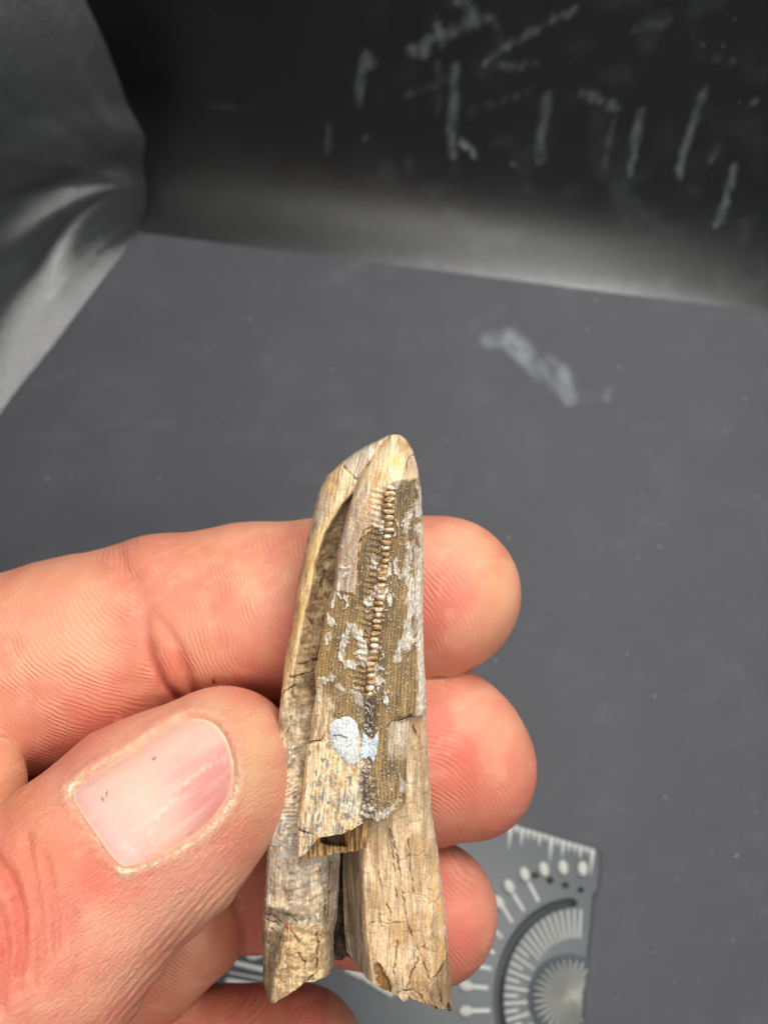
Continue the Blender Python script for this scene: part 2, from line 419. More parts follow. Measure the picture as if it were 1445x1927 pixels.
# furrows over the thumb joint
TW = [([(-20, 1600), (20, 1650), (40, 1710), (45, 1780), (30, 1860)], 11, .42), ([(50, 1575), (62, 1640), (72, 1700), (80, 1790), (78, 1850)], 9, .30),
      ([(80, 1600), (95, 1660), (108, 1720), (108, 1790)], 9, .24), ([(-10, 1700), (10, 1760), (14, 1830), (0, 1900)], 10, .36), ([(100, 1590), (150, 1600), (190, 1640)], 10, .10),
      ([(125, 1700), (150, 1760), (150, 1830)], 12, .14)]
fur = np.zeros(len(V))
for pl, w, a in TW: fur = np.maximum(fur, a * np.exp(-(dpl(PX + 6 * (wn - .5), PY, pl) / w) ** 2))
disp -= THB * FRONT * fur * 1.5
# folds along the shaded lower side of the thumb
ta = ((PX - 230) * 0.66 - (PY - 1927) * 0.75); tp = ((PX - 230) * 0.75 + (PY - 1927) * 0.66)   # along / across the lower edge
lowside = THB * sst(-150, -20, tp) * sst(-60, 80, ta) * sst(420, 250, ta)
disp -= lowside * 0.30 * (0.5 + 0.5 * np.sin(tp / 13 * 2 * math.pi / 1.0 + 3.0 * fbm(ta / 60, tp / 40, 61))) * fbm(ta / 30, tp / 8, 62)
disp += 0.10 * (fbm(V[:, 0] / 3, V[:, 1] / 3 + V[:, 2] / 4, 63, 3) - .5)
V2 = V + N * disp[:, None]

# skin colours, with some shade painted in under the index finger
base = lin((226, 158, 128))
col = np.tile(base, (len(V), 1))
def dab(cx, cy, rx, ry, rgb, w, mask, ang=0.0):
    global col
    ca, sa = math.cos(ang), math.sin(ang); dx = PX - cx; dy = PY - cy
    u = (dx * ca + dy * sa) / rx; v = (-dx * sa + dy * ca) / ry
    col = mix(col, lin(rgb), w * mask * np.exp(-(u * u + v * v)))
OR = (232, 172, 136); RD = (214, 112, 96); PK = (226, 140, 124); YE = (214, 178, 128)
col = mix(col, lin((212, 132, 108)), MID * 0.7); col = mix(col, lin((208, 128, 106)), RNG * 0.8); col = mix(col, lin((196, 118, 96)), PNK * 0.9)
col = mix(col, lin((206, 138, 108)), LOB * 0.8); col = mix(col, lin((206, 150, 116)), FLD * .8); col = mix(col, lin((230, 160, 136)), THB * 0.9)
dab(60, 1230, 220, 90, OR, .7, IDX); dab(420, 1060, 180, 60, OR, .8, IDX); dab(560, 1150, 90, 90, RD, .55, IDX); dab(120, 1330, 120, 60, RD, .55, IDX)
dab(40, 1420, 90, 50, (206, 110, 92), .5, IDX); dab(320, 1230, 30, 80, (214, 108, 92), .55, IDX); dab(450, 1200, 60, 50, PK, .5, IDX)
dab(250, 1100, 40, 60, (226, 140, 108), .5, IDX); dab(180, 1400, 240, 40, (196, 96, 78), .45, IDX); dab(450, 1290, 120, 26, (200, 104, 84), .45, IDX)  # the wide flat dabs paint shade along the lower edge of the index
dab(830, 1130, 60, 90, RD, .8, IDX); dab(940, 1080, 50, 80, (232, 172, 134), .9, IDX); dab(870, 1000, 90, 25, (230, 165, 130), .8, IDX); dab(880, 1220, 70, 35, (222, 130, 104), .5, IDX)
dab(870, 1420, 70, 110, (214, 110, 94), .8, MID); dab(930, 1360, 50, 50, (228, 158, 130), .8, MID); dab(990, 1470, 40, 80, (224, 140, 118), .7, MID); dab(850, 1560, 90, 40, (214, 146, 120), .7, MID)
dab(880, 1700, 60, 90, (216, 116, 104), .7, RNG); dab(850, 1620, 60, 30, (220, 140, 122), .6, RNG)
dab(490, 1430, 42, 100, (216, 180, 136), .85, THB, 0.15); dab(430, 1340, 60, 30, (224, 182, 140), .7, THB); dab(455, 1560, 50, 50, (216, 170, 134), .5, THB)
dab(180, 1650, 70, 45, (218, 112, 92), .7, THB, .9); dab(60, 1600, 90, 70, (228, 146, 104), .7, THB); dab(20, 1500, 80, 40, (230, 160, 112), .7, THB)
dab(20, 1740, 60, 150, (218, 114, 96), .75, THB); dab(70, 1720, 12, 90, (230, 168, 132), .6, THB); dab(150, 1850, 80, 90, (228, 164, 134), .7, THB)
dab(350, 1680, 110, 50, (224, 158, 136), .7, THB, -.7); dab(300, 1800, 160, 36, (204, 150, 120), .6, THB, -.85)
dab(10, 1425, 14, 40, (170, 50, 42), .8, IDX); dab(330, 1312, 26, 14, (168, 66, 52), .6, IDX)
col = mix(col, lin((176, 82, 66)), IDX * FRONT * np.clip(0.75 * g1 ** 2 + 0.55 * g2 ** 2, 0, 1))
mot = fbm(V[:, 0] / 4.5, V[:, 1] / 4.5, 71, 4); mot2 = fbm(V[:, 0] / 1.1 + V[:, 2], V[:, 1] / 1.1, 72, 3)
col = mix(col, lin((212, 120, 102)), 0.5 * sst(.48, .75, mot)); col = mix(col, lin((238, 186, 152)), 0.35 * sst(.52, .25, mot)) 
col = mix(col, lin((236, 196, 166)), 0.22 * sst(.6, .8, mot2))
# dry pale skin round the nail, thicker at the cuticle corners
dry = onail * np.exp(-((dn - 3.5 - 5 * (wn - .5)) / 3.6) ** 2) * (.25 + .75 * sst(0.42, 0.62, fbm(PX / 9.0, PY / 9.0, 53, 3))) * (.55 + .45 * sst(1380, 1480, PY))
dry = np.maximum(dry, onail * 0.35 * np.exp(-((PX - 128) / 16) ** 2 - ((PY - 1482) / 12) ** 2))
dry = np.maximum(dry, onail * 0.25 * np.exp(-((PX - 236) / 22) ** 2 - ((PY - 1645) / 12) ** 2))
dry2 = onail * 0.45 * np.exp(-((dn - 16) / 12.0) ** 2) * sst(.45, .7, fbm(PX / 5, PY / 5, 54, 3))
col = mix(col, lin((232, 206, 172)), np.clip(dry * .85 + dry2 * .6, 0, 1))
V2 = V2 + N * (dry * 0.12 * vn(PX / 2.5, PY / 2.5, 55))[:, None]
cutf = onail * np.clip(np.exp(-((dn - 2.5) / 5.5) ** 2) * .56 * (.62 + .38 * sst(1380, 1460, PY)) * (.6 + .6 * vn(PX / 14, PY / 14, 57)) + .25 * np.exp(-((PX - 134) / 18) ** 2 - ((PY - 1484) / 14) ** 2) + .22 * np.exp(-((PX - 236) / 26) ** 2 - ((PY - 1642) / 12) ** 2)
    + .28 * np.exp(-((dn - 16) / 16) ** 2) * sst(1500, 1600, PY + .4 * PX - 100) , 0, .9)
fur_c = THB * FRONT * np.clip(fur * 1.3, 0, 1); col = mix(col, lin((206, 96, 80)), fur_c * .6)
# papillary ridges: phase in ridges, weight
XY = V[:, :2]
def rad(px, py, d): c = J(px, py, d); return np.hypot(XY[:, 0] - c[0], XY[:, 1] - c[1])
ph = np.zeros(len(V)); left = (dpl(PX, PY, [(262, 900), (272, 1130), (276, 1190), (300, 1270), (345, 1400)]) * np.where(PX < 285 + 0.15 * (PY - 1190), -1, 1)) < 0
ph = np.where(IDX > 0, np.where(left, rad(410, 940, 95), (lambda q: rad(690, 1215, 100) * q + (1 - q) * (rad(-100, 1330, 98) - 40))(sst(640, 800, PX))), ph)
ph = np.where(MID > 0, rad(745, 1560, 101), ph); ph = np.where(RNG > 0, rad(700, 1850, 104), ph)
ph = np.where(PNK > 0, rad(380, 1700, 105), ph); ph = np.where(LOB > 0, rad(900, 1300, 100), ph); ph = np.where(FLD > 0, rad(-200, 1350, 88), ph)
ph = ph / 0.50 + 3.4 * fbm(V[:, 0] / 5, V[:, 1] / 5, 81, 3)
rw = (1 - THB) * (0.10 + 0.60 * sst(.30, .7, fbm(V[:, 0] / 3.5, V[:, 1] / 3.5, 83, 3))) * (1 - .6 * sst(.55, .8, IDX * np.exp(-((PY - 1000) / 25) ** 2)))
rw = np.where(THB > 0, 0.0, rw) * np.where(IDX > 0, sst(2, 16, dpl(PX, PY, [(262, 900), (272, 1130), (276, 1190), (300, 1270), (345, 1400)])), 1.0)
# thumb frame (along, across) for its own fine creases
tcoord = np.stack([(V[:, 0] * 0.82 + V[:, 1] * 0.57), (-V[:, 0] * 0.57 + V[:, 1] * 0.82), V[:, 2]], -1)

def skin_material():
    t = NT('skin'); c = t.attr('tint').outputs['Color']
    phn = t.attr('ridge_phase').outputs['Fac']; w = t.attr('ridge_weight').outputs['Fac']; th = t.attr('thumb').outputs['Fac']
    p = t.pos(); n0 = t.noise(p, 900, 3, 0.6)
    s = t.math('SINE', t.math('MULTIPLY', t.math('ADD', phn, t.math('MULTIPLY', n0, 0.9)), 2 * math.pi))
    brk = t.n('ShaderNodeMapRange'); brk.inputs['From Min'].default_value = .36; brk.inputs['From Max'].default_value = .6; t.l(t.noise(p, 420, 3, .7), brk.inputs['Value'])
    s = t.math('MULTIPLY', t.math('MULTIPLY', s, w), brk.outputs['Result'])
    # fine dorsal creases: noise stretched across the thumb
    fr = t.attr('thumb_frame').outputs['Vector']
    mp = t.n('ShaderNodeMapping'); mp.inputs['Scale'].default_value = (0.75, 2.6, 1.2); t.l(fr, mp.inputs['Vector'])
    d1 = t.noise(mp.outputs['Vector'], 1.5, 5, 0.62, 0.6)
    mp2 = t.n('ShaderNodeMapping'); mp2.inputs['Scale'].default_value = (1, 1, 1); t.l(fr, mp2.inputs['Vector'])
    vo = t.n('ShaderNodeTexVoronoi', feature='DISTANCE_TO_EDGE'); vo.inputs['Scale'].default_value = 2.2; t.l(mp2.outputs['Vector'], vo.inputs['Vector'])
    ve = t.math('MINIMUM', vo.outputs['Distance'], 0.12)
    dors = t.math('MULTIPLY', t.math('ADD', t.math('MULTIPLY', d1, 2.6), t.math('MULTIPLY', ve, 2.4)), th)
    grain = t.noise(p, 5200, 3, 0.6)
    tot = t.math('ADD', t.math('ADD', t.math('MULTIPLY', s, 0.62), dors), t.math('MULTIPLY', grain, 0.5))
    cf = t.attr('cuticle').outputs['Fac']; cn = t.noise(p, 2300, 4, .7, 1.5)
    cm = t.n('ShaderNodeMapRange'); cm.inputs['From Min'].default_value = 0.92; cm.inputs['From Max'].default_value = 1.16
    t.l(t.math('ADD', cf, cn), cm.inputs['Value']); cmr = t.math('MULTIPLY', cm.outputs['Result'], t.math('MINIMUM', t.math('MULTIPLY', cf, 4.0), 1.0))
    tot = t.math('ADD', tot, t.math('MULTIPLY', cmr, t.math('ADD', t.math('MULTIPLY', cn, 1.6), 0.4)))
    t.l(t.bump(tot, 0.00009, 1.0), t.b.inputs['Normal'])
    # crests of the ridges are paler
    mx = t.n('ShaderNodeMix', data_type='RGBA'); t.l(c, mx.inputs['A']); mx.inputs['B'].default_value = (*lin((246, 208, 180)), 1)
    t.l(t.math('MULTIPLY', t.math('MAXIMUM', s, 0.0), 0.16), mx.inputs['Factor'])
    sp = t.math('MULTIPLY', t.math('GREATER_THAN', t.noise(p, 2600, 2, 0.5), 0.72), 0.22)
    m2 = t.n('ShaderNodeMix', data_type='RGBA'); t.l(mx.outputs['Result'], m2.inputs['A']); m2.inputs['B'].default_value = (*lin((240, 205, 170)), 1); t.l(sp, m2.inputs['Factor'])
    m3 = t.n('ShaderNodeMix', data_type='RGBA'); t.l(m2.outputs['Result'], m3.inputs['A']); m3.inputs['B'].default_value = (*lin((252, 226, 194)), 1); t.l(cmr, m3.inputs['Factor'])
    t.l(m3.outputs['Result'], t.b.inputs['Base Color'])
    t.P(Subsurface_Weight=0.30, Subsurface_Radius=(1.0, 0.35, 0.2), Subsurface_Scale=0.0012, Specular_IOR_Level=0.35)
    t.l(t.math('MULTIPLY_ADD', t.noise(p, 700, 3), 0.25, 0.36), t.b.inputs['Roughness'])
    return t.m
skin = skin_material()
hand = mesh_obj('hand', w_of(V2), Fq, skin,
    attrs={'tint': col * np.array([0.98, 0.90, 0.875]), 'ridge_phase': ph, 'ridge_weight': rw, 'thumb': THB * (1 - sst(6, -2, dn) * FRONT), 'thumb_frame': tcoord, 'cuticle': cutf},
    label='bare left hand holding the fossil between thumb and curled fingers', category='hand')

# thumbnail: plate following the thumb, thick at its edge
def thumb_hit(px, py, d0=68.0):
    r = J(px, py, 1.0).astype(np.float32); t = np.full(np.shape(px), d0, np.float32)
    for _ in range(60): t = t + 0.8 * np.minimum(f_thumb(r * t[..., None]), 6)
    return r * t[..., None]
ps = np.array(chaikin(NAIL, 2)); cen = np.array([292., 1488.])
nr, na = 60, len(ps)
rr = np.linspace(0, 1, nr)
gx = cen[0] + (ps[None, :, 0] - cen[0]) * rr[:, None]; gy = cen[1] + (ps[None, :, 1] - cen[1]) * rr[:, None]
# stay on the thumb: the far side of the nail meets the silhouette
H = thumb_hit(gx, gy)
e = 0.05; g = np.stack([f_thumb(H + e * np.eye(3)[i].astype(np.float32)) - f_thumb(H) for i in range(3)], -1); g /= np.linalg.norm(g, axis=-1, keepdims=True)
a_ = ((gx - 175) * 225 + (gy - 1565) * -155) / (225 ** 2 + 155 ** 2)      # 0 cuticle .. 1 free edge
b_ = ((gx - 290) * .567 + (gy - 1488) * .823)
off = 0.02 - 0.62 * rr[:, None] ** 5 + 0.22 * np.exp(-((b_ + 20) / 90) ** 2) + 0.025 * np.sin(b_ / 7.0 + 2 * fbm(a_ * 2, b_ / 40, 91)) * fbm(b_ / 11, a_ * 3, 92)
ridge = np.exp(-(dpl(gx, gy, [(445, 1435), (405, 1432), (370, 1455), (330, 1500), (295, 1540)]) / 8) ** 2); off = off + 0.10 * ridge * rr[:, None] ** 0 
H2 = H + g * off[..., None]
nc = np.tile(lin((226, 176, 158)), (gx.size, 1)).reshape(nr, na, 3)
nc = mix(nc, lin((206, 132, 122)), sst(.40, .80, a_) * sst(-60, 40, b_) * .9)
nc = mix(nc, lin((212, 156, 152)), sst(.22, -.05, a_) * .9)
nc = mix(nc, lin((226, 188, 180)), .5 * np.exp(-((a_ - .12) / .1) ** 2))
nc = mix(nc, lin((228, 194, 178)), .3 * sst(.5, .8, fbm(b_ / 10, a_ * 3, 93)))
nc = mix(nc, lin((240, 214, 200)), .35 * ridge * sst(.4, .7, fbm(gx / 5, gy / 5, 94)))
fl = strokes(gx, gy, [([(282, 1560), (286, 1590), (300, 1605), (320, 1600)], 3, .8), ([(225, 1590), (250, 1600), (262, 1620)], 5, .7), ([(300, 1618), (330, 1602), (350, 1590)], 3, .7)])
nc = mix(nc, lin((240, 214, 198)), .6 * fl * sst(.3, .6, fbm(gx / 5, gy / 5, 95)))
dk = strokes(gx, gy, [([(291, 1428), (293, 1437)], 1.6, .8), ([(192, 1508), (201, 1500), (204, 1491)], 1.5, .8), ([(358, 1570), (359, 1571)], 1.6, .9), ([(312, 1612), (313, 1613)], 2, .8)])
nc = mix(nc, lin((110, 70, 50)), dk)
nc = mix(nc, lin((236, 206, 170)), sst(.93, 1.0, rr)[:, None] * .8 + 0 * gx)
t = NT('nail'); t.l(t.attr('tint').outputs['Color'], t.b.inputs['Base Color'])
t.P(Roughness=0.30, Subsurface_Weight=0.3, Subsurface_Radius=(1.0, .4, .3), Subsurface_Scale=0.0008, Specular_IOR_Level=0.38)
mp = t.n('ShaderNodeMapping'); t.l(t.attr('thumb_frame').outputs['Vector'], mp.inputs['Vector']); mp.inputs['Scale'].default_value = (0.12, 1.6, 0.6)
t.l(t.math('MULTIPLY_ADD', t.noise(mp.outputs['Vector'], 3, 3), 0.2, 0.40), t.b.inputs['Roughness'])
t.l(t.bump(t.noise(mp.outputs['Vector'], 1.6, 3, .55), 0.00012, 0.6), t.b.inputs['Normal'])
Vn = H2.reshape(-1, 3); fi = np.arange(nr * na).reshape(nr, na); nx = np.roll(fi, -1, 1)
ff = np.stack([fi[:-1], fi[1:], nx[1:], nx[:-1]], -1).reshape(-1, 4)
tc = np.stack([(Vn[:, 0] * 0.82 + Vn[:, 1] * 0.57), (-Vn[:, 0] * 0.57 + Vn[:, 1] * 0.82), Vn[:, 2]], -1)
# nail_rim closes the plate underneath
und = (H2[-1] - g[-1] * 0.6); Vn = np.concatenate([Vn, und]); lastr = fi[-1]; ur = nr * na + np.arange(na)
ff = np.concatenate([ff, np.stack([lastr, ur, np.roll(ur, -1), np.roll(lastr, -1)], -1)])
nc2 = np.concatenate([nc.reshape(-1, 3), nc[-1]]); tc = np.concatenate([tc, tc[-na:]])
mesh_obj('thumbnail', w_of(Vn), ff[:, ::-1], t.m, parent=hand, attrs={'tint': nc2, 'thumb_frame': tc}, label='pale pink thumbnail with dry cuticle')

# ------------------------------------------------------------------ fossil
D0 = 86.0                                                            # depth of the reference plane through the fossil, mm
def interp(tbl):
    ys = [p[1] for p in tbl]; xs_ = [p[0] for p in tbl]
    return lambda y: np.interp(y, ys, xs_)
SIL_L = interp([(742, 817), (728, 822), (713, 829), (693, 838), (668, 852), (643, 871), (615, 896), (599, 929), (587, 979), (575, 1035), (565, 1079), (556, 1123), (550, 1185), (543, 1207),
                (537, 1241), (531, 1291), (526, 1340), (523, 1372), (517, 1460), (514, 1507), (504, 1585), (501, 1647), (497, 1694), (494, 1772), (495, 1849), (509, 1890)])
SIL_R = interp([(744, 817), (754, 819), (763, 826), (770, 836), (777, 849), (786, 883), (792, 920), (795, 979), (797, 1060), (795, 1138), (797, 1232), (800, 1278), (802, 1372), (808, 1476), (813, 1538),
                (824, 1600), (836, 1709), (841, 1771), (845, 1818), (851, 1880), (850, 1898)])
PL_L = interp([(742, 817), (730, 820), (713, 834), (700, 850), (694, 860), (680, 886), (673, 905), (665, 929), (652, 973), (640, 1017), (632, 1048), (630, 1091), (623, 1116), (613, 1138), (609, 1182),
               (603, 1216), (593, 1266), (595, 1303), (587, 1351), (584, 1392), (577, 1401), (575, 1426), (570, 1488), (559, 1557), (559, 1578), (559, 1590)])
PL_R = interp([(744, 817), (754, 819), (763, 826), (770, 836), (777, 849), (786, 883), (792, 920), (795, 979), (797, 1060), (795, 1138), (797, 1232), (800, 1278), (801, 1342), (800, 1346), (771, 1351), (764, 1413), (763, 1497), (762, 1516), (760, 1530)])
BEAD = interp([(737, 890), (733, 926), (733, 961), (732, 998), (727, 1029), (724, 1060), (719, 1091), (715, 1123), (712, 1154), (708, 1185), (704, 1216), (699, 1247), (698, 1278), (696, 1306), (692, 1380), (688, 1454), (691, 1520), (692, 1600)])
RIM = interp([(700, 830), (668, 900), (662, 925), (640, 948), (606, 1004), (589, 1060), (578, 1123), (565, 1179), (556, 1228), (545, 1290), (537, 1340), (530, 1500), (520, 1900)])

def frac(s, pts, amp, sc, seed):
    b = np.interp(s, [p[0] for p in pts], [p[1] for p in pts])
    return b + amp * (fbm(s * sc, 3.3, seed, 3) - .5) * 2

def slab(name, xL, xR, yT, yB, hf, cf, nu, nv, back, mat, parent, jag=1.0, seed=0, drop=(0.0, 0.0), dropw=(6, 6), **props):
    sg = np.linspace(0, 1, nu); tg = np.linspace(0, 1, nv)
    Sg, Tg = np.meshgrid(sg, tg, indexing='ij')
    y = yT(Sg) + (yB(Sg) - yT(Sg)) * Tg
    l = xL(y) + jag * 2 * (fbm(y / 6, 1.5, seed, 3) - .5); r = xR(y) + jag * 2 * (fbm(y / 6, 7.5, seed + 1, 3) - .5)
    x = l + (r - l) * Sg
    h_ = hf(x, y); c = cf(x, y)
    dl = x - l; dr = r - x
    h_ = h_ - drop[0] * np.clip(1 - dl / dropw[0], 0, 1) ** 2 - drop[1] * np.clip(1 - dr / dropw[1], 0, 1) ** 2
    V = J(x, y, D0 - h_).reshape(-1, 3); C_ = c.reshape(-1, 3)
    f = grid_faces(nu, nv)
    i = np.arange(nu * nv).reshape(nu, nv)
    loop = np.concatenate([i[:-1, 0], i[-1, :-1], i[:0:-1, -1], i[0, :0:-1]])
    lx = x.ravel()[loop]; ly = y.ravel()[loop]; lh = h_.ravel()[loop]
    cx = lx.mean(); cy = ly.mean(); prev = loop; vs = [V]; cs = [C_]; fs = [f]; n = len(V)
    for k, (sc, mixd) in enumerate(((1.0, .35), (1.0, .75), (0.93, 1.0), (0.5, 1.05), (0.02, 1.08))):
        d = (D0 - lh) * (1 - mixd) + back * mixd if mixd < 1 else np.full(len(lx), back + (mixd - 1) * 4)
        jx = (fbm(lx / 5, ly / 5 + k * 9, seed + 5, 2) - .5) * (2.0 if k < 2 else 0)
        v = J(cx + (lx - cx) * sc + jx, cy + (ly - cy) * (sc * .02 + .98 if sc < 1 and k < 3 else sc), d)
        vs.append(v); cc = C_[loop] * (0.80 + 0.25 * vn(lx / 4, ly / 4 + 11 * k, seed + 9))[:, None]; cs.append(cc)
        cur = n + np.arange(len(loop)); n += len(loop)
        fs.append(np.stack([prev, np.roll(prev, -1), np.roll(cur, -1), cur], -1)); prev = cur
    return mesh_obj(name, w_of(np.concatenate(vs)), np.concatenate(fs)[:, ::-1], mat, parent=parent, attrs={'tint': np.concatenate(cs)}, **props)

t = NT('fossil'); p = t.pos()
n1 = t.noise(p, 4200, 6, 0.72); n2 = t.noise(p, 900, 4, .6)
hs = t.n('ShaderNodeMix', data_type='RGBA', blend_type='MULTIPLY'); hs.inputs['Factor'].default_value = 1.0
rmp = t.n('ShaderNodeMapRange'); rmp.inputs['From Min'].default_value = 0.30; rmp.inputs['From Max'].default_value = 0.68; rmp.inputs['To Min'].default_value = 0.98; rmp.inputs['To Max'].default_value = 1.56
t.l(n1, rmp.inputs['Value']); t.l(t.attr('tint').outputs['Color'], hs.inputs['A'])
cmb = t.n('ShaderNodeCombineColor')
for q in range(3): t.l(rmp.outputs['Result'], cmb.inputs[q])
t.l(cmb.outputs['Color'], hs.inputs['B']); t.l(hs.outputs['Result'], t.b.inputs['Base Color'])
t.l(t.math('MULTIPLY_ADD', n2, 0.45, 0.28), t.b.inputs['Roughness']); t.P(Specular_IOR_Level=0.28)
t.l(t.bump(t.math('ADD', n1, t.math('MULTIPLY', n2, 1.5)), 0.00014, 0.9), t.b.inputs['Normal'])
fossil_mat = t.m

fc = w_of(J(670, 1380, D0))
fossil = empty('fossil', fc, label='brown and cream fossil fragment with a beaded ridge and split lower end', category='fossil')
ROOT_INV = Matrix.Translation(-Vector(fc))
def child(o): o.matrix_parent_inverse = ROOT_INV; return o

CREAM = lin((216, 190, 150)); TAN = lin((190, 158, 112)); GOLD = lin((206, 164, 92)); BRN = lin((140, 112, 70)); DKB = lin((92, 70, 48)); GRY = lin((160, 148, 138)); WHT = lin((222, 217, 205)); BEI = lin((196, 170, 138)); ORG = lin((178, 112, 58))
def full(c, x): return np.broadcast_to(c, x.shape + (3,)).copy()
def cracks(x, y, lst):
    w = np.zeros(x.shape); xw = x + 7 * (fbm(x / 8, y / 8, 301) - .5); yw = y + 7 * (fbm(x / 8, y / 8, 302) - .5)
    for pts, wd in lst: w = np.maximum(w, np.exp(-(dpl(xw, yw, pts) / (wd * .8)) ** 2))
    return w * (.35 + .65 * sst(.38, .6, fbm(x / 9, y / 9, 303, 2)))
def fib(x, y, seed, a=2.2, b=36, slant=0.06):
    return fbm((x + y * slant) / a, y / b, seed, 3)
def net(x, y, sc, seed):
    """thin wandering fissures: zero crossings of a noise"""
    n = fbm(x / sc, y / sc, seed, 3) - .5
    return np.exp(-(n / 0.018) ** 2)

# --- left slab
def lamin(x, y): # transverse wrinkles on the left slab
    m = sst(1440, 1465, y) * sst(1560, 1535, y) * sst(570, 555, x) * sst(512, 525, x)
    ph_ = y / 8.2 + 2.6 * fbm(x / 20, y / 34, 110) + 0.010 * (x - 520)
    return m, np.sin(ph_ * 2 * math.pi)
LCR = [([(643, 870), (656, 890), (673, 904)], 1.6), ([(497, 1716), (515, 1722), (533, 1737), (541, 1748)], 1.6), ([(500, 1728), (520, 1736), (538, 1752)], 1.5), ([(500, 1742), (515, 1750), (526, 1768)], 1.5),
       ([(497, 1708), (520, 1714), (545, 1722), (560, 1735)], 1.7), ([(594, 1742), (598, 1768), (597, 1800), (594, 1822)], 2.2), ([(545, 1748), (556, 1762), (562, 1775)], 1.4), ([(590, 1745), (605, 1752), (622, 1757)], 1.8),
       ([(552, 1870), (575, 1850), (590, 1835)], 2.4), ([(560, 1790), (575, 1810), (572, 1830)], 1.2), ([(520, 1330), (535, 1300), (555, 1290)], 1.8), ([(575, 1150), (590, 1180), (585, 1220)], 1.6),
       ([(560, 1250), (580, 1245), (600, 1240)], 2.0), ([(545, 1275), (570, 1268), (590, 1262)], 1.6), ([(610, 1075), (600, 1110), (592, 1140)], 1.6), ([(530, 1395), (545, 1370), (548, 1345)], 1.4),
       ([(600, 1630), (612, 1680), (610, 1740)], 1.6), ([(621, 1620), (618, 1680), (614, 1760)], 1.6)]
def h_left(x, y):
    L = SIL_L(y); rim = RIM(y); w = np.maximum(rim - L, 6)
    u = np.clip((x - L) / w, 0, 1); a = sst(1300, 1180, y)
    hrim = -1.2 + 2.6 * np.sqrt(np.clip(1 - (1 - u) ** 2, 0, 1))
    tr = sst(0, 18, x - rim) * sst(905, 945, y + 0.25 * (x - 660))
    h = (hrim - 0.95 * tr) * a + (1 - a) * (0.3 + 0.9 * np.sqrt(np.clip((x - L) / 24, 0, 1)) - 0.4 * sst(40, 90, x - L))
    bf = sst(950, 1000, y) * sst(4, 14, x - rim)
    h = h + 0.70 * bf * (fbm((x + y * .5) / 14, y / 9, 120, 4) - .5) + 0.30 * sst(1210, 1250, y) * (fbm(x / 12, y / 10, 121, 4) - .5)
    m, sn = lamin(x, y); h = h + 0.10 * m * sn * (.3 + 1.2 * fbm(x / 12, y / 12, 111))
    # lower: crest and the fall into the gap
    lo = sst(1590, 1640, y)
    h = h + lo * (0.7 * np.exp(-((x - 560) / 30) ** 2) - 3.0 * sst(598, 640, x) )
    h = h + sst(1700, 1735, y) * (0.5 * sst(512, 545, x - (y - 1760) * -.22) - 1.0 * sst(540, 512, x + (y - 1760) * .22))
    h = h - 0.5 * np.exp(-((y - 1722 - .3 * (x - 500)) / 13) ** 2) * sst(560, 530, x) + 0.5 * np.exp(-((y - 1705 - .2 * (x - 500)) / 10) ** 2)
    h = h - 0.45 * cracks(x, y, LCR) - 0.16 * (fib(x, y, 122)) + 0.07 * (fbm(x / 3, y / 4, 123, 3) - .5)
    h = h - 0.12 * net(x, y, 26, 124) * sst(1740, 1760, y)
    return h
